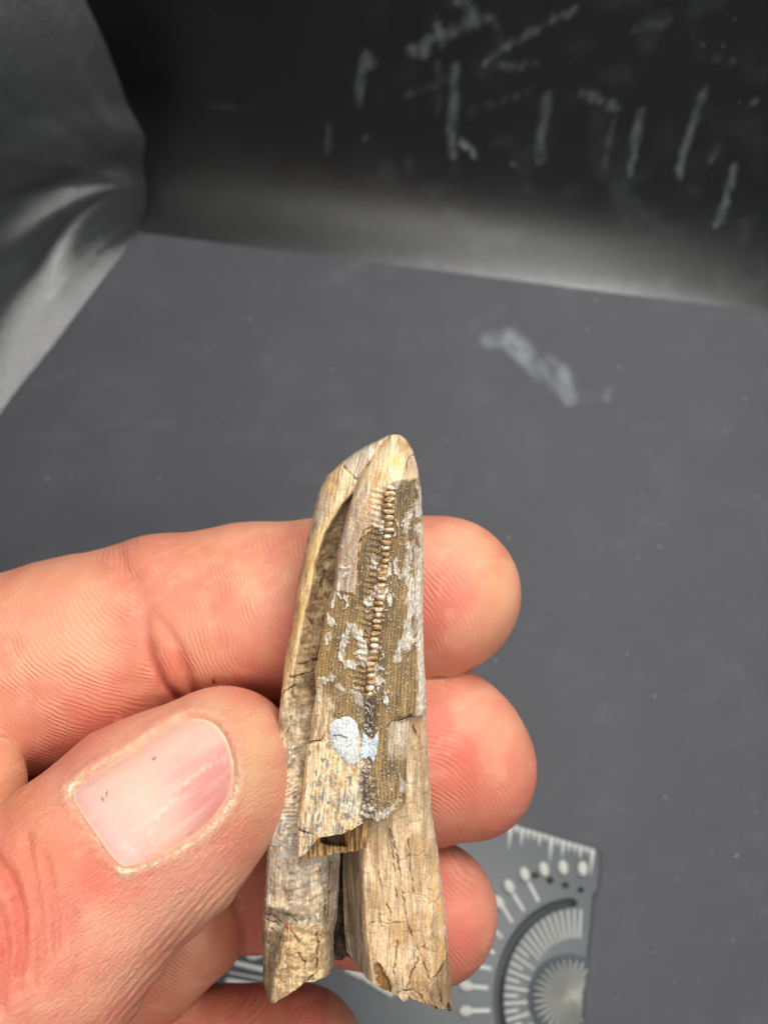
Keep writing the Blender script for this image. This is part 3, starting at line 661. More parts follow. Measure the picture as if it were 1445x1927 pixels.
def c_left(x, y):
    rim = RIM(y); f = fib(x, y, 130); g_ = fbm(x / 18, y / 40, 131, 4)
    c = mix(full(lin((230, 202, 160)), x), full(lin((206, 172, 124)), x), sst(.40, .70, g_))
    c = mix(c, full(GRY, x), .5 * sst(.50, .68, fbm((x - .2 * y) / 9, y / 50, 132, 3)))
    c = mix(c, full(GOLD, x), .75 * np.exp(-((x - rim + 4) / 6) ** 2) * sst(940, 980, y) * sst(1330, 1200, y))
    c = mix(c, full(WHT, x), .6 * sst(.62, .8, fbm(x / 8, y / 14, 133, 3)) * sst(1000, 850, y))
    br = sst(1, 7, x - rim) * sst(905, 935, y + 0.25 * (x - 660))
    brc = mix(full(lin((112, 88, 60)), x), full(lin((170, 144, 108)), x), sst(.35, .65, fbm(x / 14, y / 14, 134, 4)) * sst(930, 1080, y))
    brc = mix(brc, full(lin((104, 90, 74)), x), sst(1060, 930, y) * .5)
    c = mix(c, brc, br * sst(1500, 1300, y))
    mid = sst(1300, 1360, y)
    md = mix(full(lin((200, 178, 144)), x), full(lin((152, 134, 106)), x), sst(.4, .62, fbm(x / 16, y / 22, 135, 4)))
    md = mix(md, full(lin((150, 148, 142)), x), .7 * sst(1490, 1560, y) * sst(1700, 1600, y) * sst(.35, .55, fbm(x / 12, y / 12, 136, 4)))
    md = mix(md, full(WHT, x), .55 * sst(.60, .72, fbm(x / 5, y / 6, 137, 3)))
    md = mix(md, full(ORG, x), .5 * sst(.60, .72, fbm(x / 5, y / 16, 138, 3)) * sst(526, 506, x) * sst(1560, 1640, y))
    c = mix(c, md, mid * (1 - .0))
    m, sn = lamin(x, y); c = mix(c, full(lin((214, 200, 172)), x), m * .4 * sst(.2, 1, sn)); c = mix(c, full(lin((104, 88, 62)), x), m * .35 * sst(-.4, -1, sn))
    low = sst(1735, 1752, y) * sst(0, 8, x - (528 - (y - 1745) * .16))
    lc = mix(full(lin((206, 178, 136)), x), full(lin((182, 152, 112)), x), sst(.4, .65, fbm(x / 14, y / 14, 139, 4)))
    c = mix(c, lc, low)
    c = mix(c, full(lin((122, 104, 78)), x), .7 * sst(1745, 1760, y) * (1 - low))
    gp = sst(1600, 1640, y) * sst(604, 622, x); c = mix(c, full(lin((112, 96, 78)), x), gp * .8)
    c = mix(c, full(lin((168, 146, 132)), x), .6 * sst(1595, 1625, y) * sst(1750, 1700, y) * sst(.42, .6, fib(x, y, 140)) )
    c = mix(c, full(lin((224, 70, 40)), x), .9 * np.exp(-(dpl(x, y, [(536, 1744), (546, 1747)]) / 1.5) ** 2) + .9 * np.exp(-(dpl(x, y, [(540, 1740), (542, 1752)]) / 1.2) ** 2))
    c = mix(c, full(DKB * .5, x), .85 * cracks(x, y, LCR)); c = mix(c, full(DKB, x), .55 * net(x, y, 26, 124) * sst(1740, 1760, y))
    # pale facet under the tip
    fa = sst(2, -2, sdp(x, y, [(645, 868), (668, 852), (694, 838), (704, 845), (688, 872), (673, 905)])); c = mix(c, full(lin((206, 188, 168)), x), fa * .8)
    c = mix(c, full(WHT, x), .8 * np.exp(-((x - 692) / 9) ** 2 - ((y - 848) / 12) ** 2))
    c = mix(c, full(lin((120, 98, 72)), x), .6 * sst(.60, .72, fib(x, y, 142, 2.4, 30, .25)) * sst(1350, 1250, y))
    c = c * (0.66 + 0.66 * f)[..., None] * (0.88 + .24 * fbm(x / 2.2, y / 3, 141, 2))[..., None]
    return np.clip(c, 0, .9)
LS_R = interp([(744, 817), (722, 834), (706, 860), (700, 905), (700, 1000), (690, 1100), (690, 1500), (660, 1590), (640, 1607), (638, 1663), (634, 1725), (628, 1756), (628, 1818), (623, 1835), (600, 1850), (590, 1890)])
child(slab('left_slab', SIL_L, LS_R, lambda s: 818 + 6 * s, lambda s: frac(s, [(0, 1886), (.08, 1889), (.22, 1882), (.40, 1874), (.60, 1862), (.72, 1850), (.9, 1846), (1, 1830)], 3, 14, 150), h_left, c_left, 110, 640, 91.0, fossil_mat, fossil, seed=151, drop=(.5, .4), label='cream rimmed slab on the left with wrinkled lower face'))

# --- right slab
RS_L = interp([(700, 1340), (690, 1480), (662, 1560), (645, 1600), (646, 1700), (649, 1756), (652, 1790), (668, 1812), (699, 1852), (724, 1877), (735, 1900)])
RIDGE = interp([(690, 1340), (682, 1600), (685, 1663), (688, 1756), (696, 1818), (700, 1850), (712, 1900)])
RCR = [([(732, 1560), (745, 1600), (755, 1660), (765, 1740), (775, 1760)], 1.6), ([(768, 1580), (772, 1640), (782, 1700)], 1.5), ([(694, 1740), (705, 1735), (730, 1738), (765, 1735)], 1.2),
       ([(728, 1700), (735, 1720), (733, 1735)], 1.2), ([(742, 1670), (748, 1690)], 1.2), ([(766, 1858), (776, 1830), (792, 1790), (800, 1775)], 1.3), ([(786, 1780), (796, 1810), (806, 1840)], 1.3),
       ([(746, 1855), (740, 1830), (744, 1800), (748, 1770)], 1.5), ([(806, 1856), (822, 1836), (834, 1810), (838, 1780), (837, 1750)], 2.0), ([(748, 1868), (775, 1862), (790, 1872), (800, 1890)], 1.8),
       ([(716, 1720), (718, 1745)], 1.2), ([(778, 1362), (779, 1378), (788, 1390)], 2.4), ([(690, 1676), (692, 1680)], 2), ([(716, 1668), (712, 1640)], 1.1), ([(822, 1850), (828, 1870), (832, 1890)], 1.6),
       ([(744, 1640), (738, 1600), (730, 1560)], 1.2), ([(800, 1856), (806, 1868), (812, 1884)], 1.6)]
def h_right(x, y):
    rg = RIDGE(y); R_ = SIL_R(y)
    h = 1.5 - 4.2 * sst(0, 1, np.clip((rg - x) / 34, 0, 1)) - 1.8 * np.clip((x - R_ + 42) / 42, 0, 1) ** 2
    h = h + 0.35 * np.exp(-((x - rg - 3) / 4) ** 2) + .16 * np.exp(-((x - 770 - (y - 1600) * .07) / 5) ** 2) * sst(1560, 1600, y)
    h = h + .35 * (fbm(x / 30, y / 60, 160, 3) - .5) - .55 * sst(1840, 1885, y + 8 * (fbm(x / 8, y / 8, 161) - .5)) * sst(700, 740, x)
    h = h - .5 * sst(0, 6, sdp(x + 12 * (fbm(x / 9, y / 9, 166) - .5), y + 14 * (fbm(x / 9, y / 9, 167) - .5), [(700, 1820), (712, 1802), (742, 1860), (736, 1880), (722, 1876)]) * -1)
    h = h - .4 * cracks(x, y, RCR) + .06 * (fbm(x / 3, y / 5, 162, 3) - .5) - .16 * fib(x, y, 163, 2.4, 50, -.05) - .10 * net(x, y, 34, 164)
    h = h + .25 * sst(1860, 1895, y) * (fbm(x / 4, y / 14, 165, 3) - .5) * 2
    return h
def c_right(x, y):
    rg = RIDGE(y); f = fib(x, y, 170, 2.4, 50, -.05); R_ = SIL_R(y)
    c = mix(full(lin((214, 186, 148)), x), full(lin((192, 158, 116)), x), sst(.38, .62, fbm(x / 30, y / 50, 171, 4)))
    c = mix(c, full(lin((172, 148, 118)), x), .6 * sst(1640, 1540, y) * sst(.35, .6, fbm(x / 20, y / 40, 172, 3)))
    c = mix(c, full(lin((220, 204, 178)), x), .5 * sst(.58, .72, fbm((x - .1 * y) / 6, y / 60, 173, 3)))
    c = mix(c, full(lin((218, 162, 92)), x), .8 * sst(.5, .66, fbm(x / 9, y / 14, 174, 4)) * sst(36, 16, R_ - x) * sst(1560, 1600, y))
    c = mix(c, full(ORG, x), .7 * np.exp(-((x - 806) / 5) ** 2 - ((y - 1606) / 14) ** 2) * sst(.4, .6, fbm(x / 4, y / 4, 175)))
    c = mix(c, full(lin((198, 196, 186)), x), .6 * sst(7, 2, R_ - x) * sst(.3, .6, fbm(x / 4, y / 8, 176)))
    sd = sst(-1, -6, x - rg)
    sc = mix(full(lin((132, 112, 90)), x), full(lin((172, 156, 136)), x), sst(.42, .62, fib(x, y, 177, 2.0, 60, -.06)))
    sc = mix(sc, full(lin((92, 70, 46)), x), .8 * sst(-22, -34, x - rg)); sc = mix(sc, full(WHT, x), .45 * sst(1740, 1800, y) * sst(.55, .68, fib(x, y, 178, 2, 30, -.1)))
    c = mix(c, sc, sd)
    dk = sst(1, -3, sdp(x + 12 * (fbm(x / 9, y / 9, 166) - .5), y + 14 * (fbm(x / 9, y / 9, 167) - .5), [(700, 1820), (712, 1802), (742, 1860), (736, 1880), (722, 1876)])); c = mix(c, full(lin((120, 84, 40)), x), dk * .9)
    c = mix(c, full(lin((120, 100, 72)), x), .7 * sst(-2, 6, x - np.interp(y, [1740, 1800, 1850, 1900], [850, 836, 812, 800])) * sst(1740, 1770, y))
    c = mix(c, full(DKB * .5, x), .8 * cracks(x, y, RCR)); c = mix(c, full(DKB, x), .35 * net(x, y, 34, 164) * (1 - sd))
    c = mix(c, full(lin((150, 130, 106)), x), .55 * sst(.52, .66, fbm((x + .07 * y) / 5, y / 70, 182, 4)))
    c = c * np.array([1.02, .99, .96]) * (0.68 + 0.58 * f)[..., None] * (0.90 + .2 * fbm(x / 2.2, y / 3, 179, 2))[..., None]
    return np.clip(c, 0, .9)
child(slab('right_slab', RS_L, SIL_R, lambda s: 1342 + 0 * s, lambda s: frac(s, [(0, 1848), (.1, 1860), (.25, 1884), (.36, 1876), (.48, 1882), (.62, 1894), (.74, 1890), (.86, 1902), (.94, 1888), (1, 1900)], 7, 22, 180), h_right, c_right, 130, 380, 91.0, fossil_mat, fossil, seed=181, drop=(0, .5), label='pale tan slab on the lower right with cracked face'))
# --- dark matrix deep in the gap between the slabs
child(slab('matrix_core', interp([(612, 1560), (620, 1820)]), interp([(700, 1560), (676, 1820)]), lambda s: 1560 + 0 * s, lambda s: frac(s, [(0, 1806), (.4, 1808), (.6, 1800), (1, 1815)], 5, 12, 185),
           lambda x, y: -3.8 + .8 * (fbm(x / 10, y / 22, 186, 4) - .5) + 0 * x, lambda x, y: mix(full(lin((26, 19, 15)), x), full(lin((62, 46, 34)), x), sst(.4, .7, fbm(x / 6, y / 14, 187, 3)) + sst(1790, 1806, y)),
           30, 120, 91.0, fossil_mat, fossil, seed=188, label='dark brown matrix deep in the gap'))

# --- front plate with bead row
def h_plate0(x, y):
    xc = BEAD(y); R_ = PL_R(np.minimum(y, 1340)) ; L = PL_L(y)
    wl = np.maximum(xc - L, 8); wr = np.maximum(R_ - xc, 8)
    u = np.where(x < xc, (xc - x) / wl, (x - xc) / wr)
    h = 4.6 - np.where(x < xc, 1.5, 3.1) * np.clip(u, 0, 1.3) ** 2.2
    tip = sst(960, 818, y); h = h - 2.6 * tip ** 2 - 1.0 * tip * u ** 2
    return h
PCR = [([(797, 1348), (785, 1352), (772, 1346), (760, 1352), (745, 1356), (736, 1358), (727, 1368)], 1.5), ([(577, 1401), (590, 1396), (603, 1392), (612, 1380)], 1.3), ([(776, 850), (768, 868), (762, 895)], 1.6), ([(778, 856), (770, 862)], 2.0),
       ([(713, 836), (700, 858), (690, 880)], 2.0), ([(700, 990), (685, 1000), (676, 1018), (672, 1075)], 1.2), ([(664, 1558), (649, 1566), (640, 1578)], 1.3), ([(630, 1335), (628, 1350)], 1.3), ([(560, 1560), (590, 1572), (600, 1577)], 1.2)]
def lattice_mask(x, y):
    xw = x + 7 * (fbm(x / 10, y / 16, 200, 3) - .5); yw = y + 10 * (fbm(x / 10, y / 16, 201, 3) - .5)
    a = sdp(xw, yw, [(717, 940), (737, 912), (756, 908), (792, 898), (794, 1000), (786, 1060), (784, 1160), (790, 1230), (786, 1300), (784, 1350), (768, 1356), (745, 1362), (742, 1398), (772, 1412), (774, 1500), (764, 1530), (720, 1552),
                     (694, 1545), (688, 1420), (640, 1360), (606, 1330), (598, 1300), (598, 1220), (612, 1140), (632, 1110), (668, 1118), (674, 1060), (678, 1015), (700, 992), (716, 990)])
    return sst(2.5, -2.5, a)
WB = [ # white crust patches: polyline, half width, strength
      ([(622, 1166), (630, 1178)], 6, 1), ([(617, 1195), (615, 1210)], 4, .9), ([(653, 1175), (656, 1192)], 4, .9), ([(668, 1182), (676, 1200), (684, 1220), (686, 1240)], 7, 1), ([(672, 1228), (684, 1236), (684, 1246)], 6, 1),
      ([(650, 1200), (643, 1222), (642, 1238)], 6, .9), ([(650, 1248), (663, 1250)], 8, 1), ([(690, 1136), (698, 1124), (706, 1120)], 7, 1), ([(736, 1120), (732, 1138)], 5, .9), ([(712, 1110), (718, 1118)], 9, 1),
      ([(744, 1056), (748, 1078), (754, 1090)], 5, .9), ([(765, 1075), (770, 1100), (776, 1140), (768, 1170), (764, 1200), (748, 1238)], 7, .85), ([(775, 1190), (768, 1220)], 8, .8), ([(788, 1040), (790, 1120), (792, 1220), (796, 1330)], 8, .75),
      ([(768, 972), (766, 990)], 6, .7), ([(772, 1020), (768, 1060)], 6, .6), ([(700, 1052), (704, 1062)], 6, .9), ([(720, 985), (722, 993)], 6, .9), ([(725, 1072), (722, 1082)], 8, .9), ([(598, 1285), (610, 1282), (620, 1275)], 6, .85),
      ([(598, 1300), (600, 1315)], 6, .8), ([(636, 1290), (645, 1300)], 6, .6), ([(618, 1320), (622, 1335)], 6, .6), ([(668, 1300), (676, 1320)], 8, .5), ([(727, 1300), (728, 1325)], 4, .8), ([(714, 1282), (720, 1286)], 5, .8),
      ([(632, 1110), (640, 1085), (655, 1080)], 3, .8), ([(623, 1140), (630, 1112), (650, 1130), (656, 1140)], 3, .9), ([(640, 1065), (655, 1068)], 2.5, .7), ([(700, 1235), (706, 1228)], 5, .8), ([(702, 1275), (710, 1280)], 7, .8),
      ([(740, 880), (745, 912)], 7, .6), ([(716, 1258), (706, 1256)], 6, .7), ([(760, 1000), (775, 960)], 4, .6), ([(752, 1462), (760, 1488)], 4, .5), ([(750, 1508), (735, 1522)], 4, .55),
      ([(725, 1530), (712, 1538)], 6, .7), ([(660, 1500), (672, 1485)], 5, .6), ([(655, 1520), (668, 1530)], 6, .6), ([(788, 905), (794, 960)], 5, .6)]
def crust(x, y):
    xw = x + 16 * (fbm(x / 7, y / 11, 210, 4) - .5); yw = y + 18 * (fbm(x / 7, y / 11, 211, 4) - .5)
    s = np.zeros(x.shape)
    for pts, w, a in WB: s = np.maximum(s, a * sst(1.2, 1.0, dpl(xw, yw, pts) / w + 1.3 * (fbm(x / 4, y / 7, 214, 3) - .45)))
    side = sst(20, 8, PL_R(y) - x) * .75 * sst(.40, .58, fbm(x / 5, y / 14, 212, 4)) * sst(900, 960, y) * sst(1350, 1330, y)
    spk = .85 * sst(.72, .77, fbm(x / 3.0, y / 4, 213, 3) + .10 * np.exp(-((x - BEAD(y) - 2) / 18) ** 2)) * sst(905, 930, y)
    s = s * (.45 + .6 * sst(.35, .6, fbm(x / 2.6, y / 9, 215, 3)))
    return np.clip(np.maximum(np.maximum(s, side), spk), 0, 1)
def latt(x, y):
    u = x - BEAD(y); fan = u * (1 + (y - 1200) * -0.00035)
    lx = np.abs(((fan / 6.4 + .8 * fbm(x / 30, y / 60, 220)) % 1) - .5) * 2
    ly = np.abs(((y / 5.6 + .06 * u + .8 * fbm(x / 16, y / 40, 221)) % 1) - .5) * 2
    return sst(.62, 1, lx), sst(.60, 1, ly)
def h_plate(x, y):
    h = h_plate0(x, y); xc = BEAD(y); lm = lattice_mask(x, y)
    a, b = latt(x, y)
    h = h - lm * (.07 * a + .035 * b)
    h = h - .55 * np.exp(-((x - xc) / 17) ** 2) * sst(900, 935, y) - .5 * np.exp(-((x - xc) / 11) ** 2) * sst(1310, 1330, y) * sst(1450, 1400, y)
    cm = crust(x, y); h = h + cm * (.16 + .10 * fbm(x / 3, y / 3, 230))
    h = h - .55 * cracks(x, y, PCR) + (1 - lm) * (.16 * (fib(x, y, 231, 3.5, 44, .18) - .5) + .06 * (fbm(x / 3, y / 3, 232, 2) - .5))
    h = h + .22 * sst(3, -3, sdp(x, y, [(740, 810), (712, 836), (700, 860), (664, 930), (640, 1020), (628, 1110), (668, 1120), (676, 1015), (715, 990), (717, 940), (737, 910), (792, 897), (800, 850), (770, 810)]))  # enamel cap lies over the lattice
    lowl = sst(1385, 1410, y) * sst(690, 676, x); h = h + .10 * lowl * (fib(x, y, 233, 4, 26, .1) - .5) * 2
    # spokes running off the bead row
    sp = np.sin((y + .25 * np.abs(x - xc)) / 11.3 * 2 * math.pi); h = h + .13 * sp * sst(44, 18, xc - x) * sst(8, 12, xc - x) * sst(905, 930, y) * sst(1310, 1290, y)
    return h
def c_plate(x, y):
    xc = BEAD(y); lm = lattice_mask(x, y); a, b = latt(x, y)
    cap = mix(full(CREAM, x), full(lin((196, 156, 102)), x), sst(.36, .6, fbm((x + .3 * y) / 10, y / 36, 240, 4)))
    cap = mix(cap, full(lin((150, 138, 134)), x), .75 * sst(.48, .62, fbm((x + .22 * y) / 8, y / 42, 241, 4)) * sst(860, 960, y + (700 - x)))
    cap = mix(cap, full(lin((156, 132, 116)), x), .6 * sst(930, 1010, y)); cap = mix(cap, full(lin((196, 178, 160)), x), .7 * sst(.55, .68, fib(x, y, 242, 2.6, 40, .2)))
    cap = mix(cap, full(lin((228, 178, 84)), x), .7 * np.exp(-((x - 742) / 12) ** 2 - ((y - 872) / 16) ** 2)); cap = mix(cap, full(lin((192, 168, 142)), x), .8 * sst(758, 768, x) * sst(900, 880, y))
    cap = mix(cap, full(lin((170, 116, 60)), x), .7 * np.exp(-((x - 770) / 6) ** 2 - ((y - 838) / 10) ** 2))
    lc = mix(full(lin((144, 118, 80)), x), full(lin((108, 90, 64)), x), sst(.38, .62, fbm(x / 22, y / 40, 243, 4)))
    lc = mix(lc, full(lin((176, 142, 88)), x), .6 * sst(640, 600, x) + .3 * sst(.5, .7, fbm(x / 9, y / 50, 244, 3)))
    lc = mix(lc, full(lin((100, 84, 62)), x), .7 * sst(740, 752, x) * sst(1010, 950, y) + .5 * np.exp(-((np.abs(x - xc) - 22) / 10) ** 2) * sst(1350, 1300, y))
    lc = mix(lc, full(lin((78, 58, 34)), x), .66 * a + .42 * b * (1 - a)); lc = mix(lc, full(lin((196, 166, 112)), x), .30 * (1 - a) * (1 - b) * sst(.4, .6, fib(x, y, 245)))
    c = mix(cap, lc, lm)
    low = sst(1370, 1400, y) * sst(2, -6, x - 690 + 10 * (fbm(x / 8, y / 8, 246) - .5))
    lo = mix(full(lin((214, 192, 154)), x), full(lin((140, 134, 126)), x), sst(.50, .62, fbm(x / 7, y / 12, 247, 4))); lo = mix(lo, full(lin((190, 146, 84)), x), .8 * sst(.56, .66, fbm(x / 5, y / 22, 248, 3)))
    lo = mix(lo, full(lin((234, 216, 184)), x), .7 * sst(.55, .65, fib(x, y, 249, 2.2, 24, .1)))
    c = mix(c, lo, low); 
    lr = sst(1350, 1366, y) * sst(725, 735, x) * sst(1440, 1415, y); c = mix(c, mix(full(lin((168, 156, 140)), x), full(lin((206, 190, 160)), x), sst(.45, .6, fib(x, y, 250, 2.2, 26, .02))), lr * .55)
    lf = sst(1290, 1330, y) * sst(640, 600, x) * sst(1400, 1390, y); c = mix(c, mix(full(lin((222, 190, 140)), x), full(lin((160, 140, 116)), x), sst(.45, .6, fib(x, y, 251, 3, 20, .02))), lf * .85)
    gr = np.exp(-((x - xc) / 12) ** 2) * sst(1312, 1325, y) * sst(1470, 1400, y); c = mix(c, mix(full(lin((66, 60, 56)), x), full(lin((190, 180, 168)), x), sst(.56, .68, fbm(x / 4, y / 5, 252, 3))), gr * .9)
    gv = np.exp(-((x - xc) / 14) ** 2) * sst(905, 925, y) * sst(1320, 1300, y); c = mix(c, full(lin((92, 70, 44)), x), gv * .65)
    gv = sst(22, 10, np.abs(x - xc)) * sst(1440, 1470, y); c = mix(c, mix(full(lin((96, 84, 72)), x), full(lin((196, 182, 160)), x), sst(.5, .65, fbm(x / 5, y / 5, 253, 3))), gv * .75)
    cm = crust(x, y); c = mix(c, mix(full(WHT, x), full(lin((196, 186, 170)), x), sst(.35, .65, fbm(x / 5, y / 5, 254, 3))), cm * .93)
    c = mix(c, full(lin((226, 190, 130)), x), .6 * sst(5, 1, x - PL_L(y)) * sst(1100, 1200, y) + .6 * np.exp(-(dpl(x, y, [(715, 990), (700, 991), (678, 1012), (672, 1075)]) / 1.6) ** 2))
    c = mix(c, full(DKB * .5, x), .85 * cracks(x, y, PCR))
    c = c * (0.70 + 0.62 * fib(x, y, 255, 2, 30, .05))[..., None] * (0.88 + .24 * fbm(x / 2.2, y / 2.4, 256, 2))[..., None]
    return np.clip(c, 0, .92)
plate_bottom = lambda s: frac(s, [(0, 1612), (.05, 1612), (.20, 1576), (.42, 1570), (.60, 1551), (.70, 1538), (.74, 1546), (.84, 1543), (.95, 1526), (1, 1512)], 3.0, 20, 260)
plate = child(slab('front_plate', PL_L, PL_R, lambda s: 817.5 + 0 * s, plate_bottom, h_plate, c_plate, 180, 620, 85.6, fossil_mat, fossil, seed=261, drop=(.55, .3), dropw=(5, 5), label='brown latticed plate crusted with white, ending in a cream tip'))
# --- broken layer under the foot of the plate
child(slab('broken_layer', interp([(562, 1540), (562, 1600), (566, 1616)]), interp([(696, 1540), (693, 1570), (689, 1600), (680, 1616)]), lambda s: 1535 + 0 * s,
           lambda s: frac(s, [(0, 1614), (.3, 1612), (.42, 1610), (.5, 1608), (.62, 1600), (.7, 1606), (1, 1596)], 4, 16, 270),
           lambda x, y: 2.5 + .3 * sst(640, 660, x) - 1.3 * sst(3, -3, sdp(x, y, [(604, 1570), (648, 1568), (650, 1592), (620, 1590), (604, 1584)])) + .3 * (fib(x, y, 271, 3, 30, 0) - .5) - .7 * np.exp(-((x - 652) / 2) ** 2) - .5 * np.exp(-((x - 668) / 1.6) ** 2) - .3 * np.exp(-((x - 613) / 1.6) ** 2),
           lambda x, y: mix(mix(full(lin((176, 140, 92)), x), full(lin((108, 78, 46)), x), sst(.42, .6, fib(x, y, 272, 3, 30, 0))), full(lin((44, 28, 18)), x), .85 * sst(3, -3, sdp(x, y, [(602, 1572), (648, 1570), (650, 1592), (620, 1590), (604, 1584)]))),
           90, 60, 86.6, fossil_mat, fossil, seed=273, drop=(.3, .3), label='dark broken layer under the foot of the plate'))

# --- beads of the ridge, one object each, and the flat lugs beside them
def blob_mesh(name, nu, nv, fx_, seed):
    th_ = np.linspace(0, math.pi, nv); ph_ = np.linspace(0, 2 * math.pi, nu, endpoint=False)
    T_, P_ = np.meshgrid(th_, ph_, indexing='ij')
    r_ = 1 + .18 * (fbm(np.cos(P_) * 1.5 + 5, np.sin(P_) * 1.5 + T_ * 1.4, seed, 3) - .5)
    v = np.stack([r_ * np.sin(T_) * np.cos(P_), r_ * np.sin(T_) * np.sin(P_), r_ * np.cos(T_)], -1).reshape(-1, 3)
    i = np.arange(nv * nu).reshape(nv, nu); j = np.roll(i, -1, 1)
    f = np.stack([i[:-1], i[1:], j[1:], j[:-1]], -1).reshape(-1, 4)
    me = bpy.data.meshes.new(name); me.from_pydata(v.tolist(), [], f.tolist()); me.polygons.foreach_set('use_smooth', np.ones(len(f), bool))
    return me
def bead_mat(name, c1, c2, c3):
    t = NT(name); p = t.pos(); oi = t.n('ShaderNodeObjectInfo').outputs['Random']
    vv = t.n('ShaderNodeVectorMath', operation='ADD'); t.l(p, vv.inputs[0]); t.l(oi, vv.inputs[1])
    n = t.noise(t.n('ShaderNodeNewGeometry').outputs['Position'], 1500, 4, .6)
    cr = t.n('ShaderNodeValToRGB'); cr.color_ramp.elements[0].position = .36; cr.color_ramp.elements[0].color = (*c1, 1); cr.color_ramp.elements[1].position = .62; cr.color_ramp.elements[1].color = (*c3, 1)
    e_ = cr.color_ramp.elements.new(.50); e_.color = (*c2, 1)
    t.l(n, cr.inputs['Fac']); t.l(cr.outputs['Color'], t.b.inputs['Base Color']); t.P(Roughness=.48, Specular_IOR_Level=.4)
    t.l(t.bump(n, .0001, .8), t.b.inputs['Normal']); return t.m
bm1 = bead_mat('bead_amber', lin((150, 108, 60)), lin((204, 166, 112)), lin((244, 238, 222)))
bm2 = bead_mat('bead_grey', lin((92, 70, 58)), lin((136, 108, 92)), lin((206, 194, 178)))
bmeshes = [blob_mesh('bead', 16, 10, 1, 400 + k) for k in range(4)]
for m_ in bmeshes: m_.materials.append(bm1)
bm_g = blob_mesh('bead', 16, 10, 1, 410); bm_g.materials.append(bm2)
lug_mesh = blob_mesh('lug', 14, 8, 1, 412); lug_mesh.materials.append(bead_mat('lug_brown', lin((84, 60, 34)), lin((138, 102, 60)), lin((186, 158, 116))))
Rm = Matrix([list(r) for r in R]).to_4x4()
def put(me, name, px, py, lift, sx, sy, sz, rot=0.0):
    h_ = float(h_plate0(np.array([px]), np.array([py]))[0])
    c = w_of(J(px, py, D0 - h_ - lift))
    o = bpy.data.objects.new(name, me); COL.objects.link(o); o.parent = fossil
    o.matrix_world = Matrix.Translation(Vector(c)) @ Rm @ Matrix.Rotation(rot, 4, 'Z') @ Matrix.Diagonal((sx * .001, sy * .001, sz * .001, 1))
    o.matrix_parent_inverse = ROOT_INV
    return o
rng = np.random.default_rng(5)
y = 918.0; k = 0
while y < 1312:
    sw = [1.0, .95, .8, .62][0] if y < 985 else (.72 if y > 1255 else .85)
    put(bmeshes[k % 4], 'bead', BEAD(y) + rng.uniform(-1.6, 1.6), y, -.27 + rng.uniform(-.05, .08), sw * rng.uniform(.46, .60), .26 * rng.uniform(.85, 1.1), .40, rng.uniform(-.12, .16))
    if not (1015 < y < 1050) and rng.random() > .12:
        put(lug_mesh, 'lug', BEAD(y) - 17 + rng.uniform(-1.5, 1), y + rng.uniform(-1, 3), -.46, rng.uniform(.4, .75), .22 * rng.uniform(.8, 1.1), .26, .10 + rng.uniform(-.15, .15))
    y += 11.4 + rng.uniform(-.7, .7); k += 1
for (bx, by, r_) in ((688, 1452, .34), (690, 1470, .36), (689, 1488, .3), (691, 1503, .38), (687, 1519, .36), (697, 1523, .32), (689, 1536, .38), (680, 1530, .3)):
    put(bm_g, 'bead', bx, by, -.25, r_, r_ * .85, .38, 0)

# --- chalky spot and the bluish patch beside it: thin crusts that follow the plate
t = NT('chalk'); p = t.pos(); n1 = t.noise(p, 4200, 4, .7)
t.l(t.attr('tint').outputs['Color'], t.b.inputs['Base Color']); t.P(Roughness=.75, Specular_IOR_Level=.3); t.l(t.bump(n1, .00016, .9), t.b.inputs['Normal'])
def patch(name, poly, thick, colr, colr2, seed, jag=.20, **props):
    q = np.array(chaikin(poly, 3)); cen = q.mean(0); n = len(q); nr = 34; rr = np.linspace(0.01, 1, nr)
    wob = 1 + jag * (fbm(np.cos(np.linspace(0, 6.28, n)) * 4, np.sin(np.linspace(0, 6.28, n)) * 4, seed, 4) - .5)
    gx = cen[0] + (q[None, :, 0] - cen[0]) * rr[:, None] * wob; gy = cen[1] + (q[None, :, 1] - cen[1]) * rr[:, None] * wob
    ck = np.exp(-(dpl(gx, gy, [(626, 1385), (638, 1384), (652, 1389)]) / 1.3) ** 2)
    h_ = h_plate(gx, gy) * .5 + (h_plate0(gx, gy)) * .5 + thick * (1 - rr[:, None] ** 6) + .05 * (fbm(gx / 2.5, gy / 2.5, seed + 1, 3) - .5) - .25 * ck
    h_[-1] -= .5
    c = mix(full(colr, gx), full(colr2, gx), sst(.42, .62, fbm(gx / 3.0, gy / 3.0, seed + 2, 3))); c = mix(c, full(lin((90, 90, 88)), gx), ck * .8 + .5 * sst(.66, .74, vn(gx / 1.6, gy / 1.6, seed + 3)))
    i = np.arange(nr * n).reshape(nr, n); j = np.roll(i, -1, 1); f = np.stack([i[:-1], i[1:], j[1:], j[:-1]], -1).reshape(-1, 4)
    o = mesh_obj(name, w_of(J(gx, gy, D0 - h_).reshape(-1, 3)), f, t.m, parent=fossil, attrs={'tint': c.reshape(-1, 3)}, **props); return child(o)
patch('chalk_spot', [(632, 1351), (648, 1346), (664, 1352), (674, 1364), (676, 1380), (673, 1398), (676, 1412), (674, 1428), (668, 1441), (656, 1437), (646, 1432), (634, 1418), (624, 1406), (620, 1390), (618, 1376), (623, 1360)], .24, lin((246, 248, 247)), lin((222, 222, 214)), 420, label='round white chalky spot')
patch('chalk_patch', [(684, 1378), (690, 1384), (695, 1394), (703, 1390), (708, 1380), (712, 1376), (713, 1392), (709, 1412), (706, 1430), (702, 1436), (694, 1424), (684, 1432), (676, 1426), (680, 1408), (680, 1392)], .22, lin((236, 244, 250)), lin((214, 220, 224)), 430, jag=.45, label='bluish white ragged patch beside the round spot')

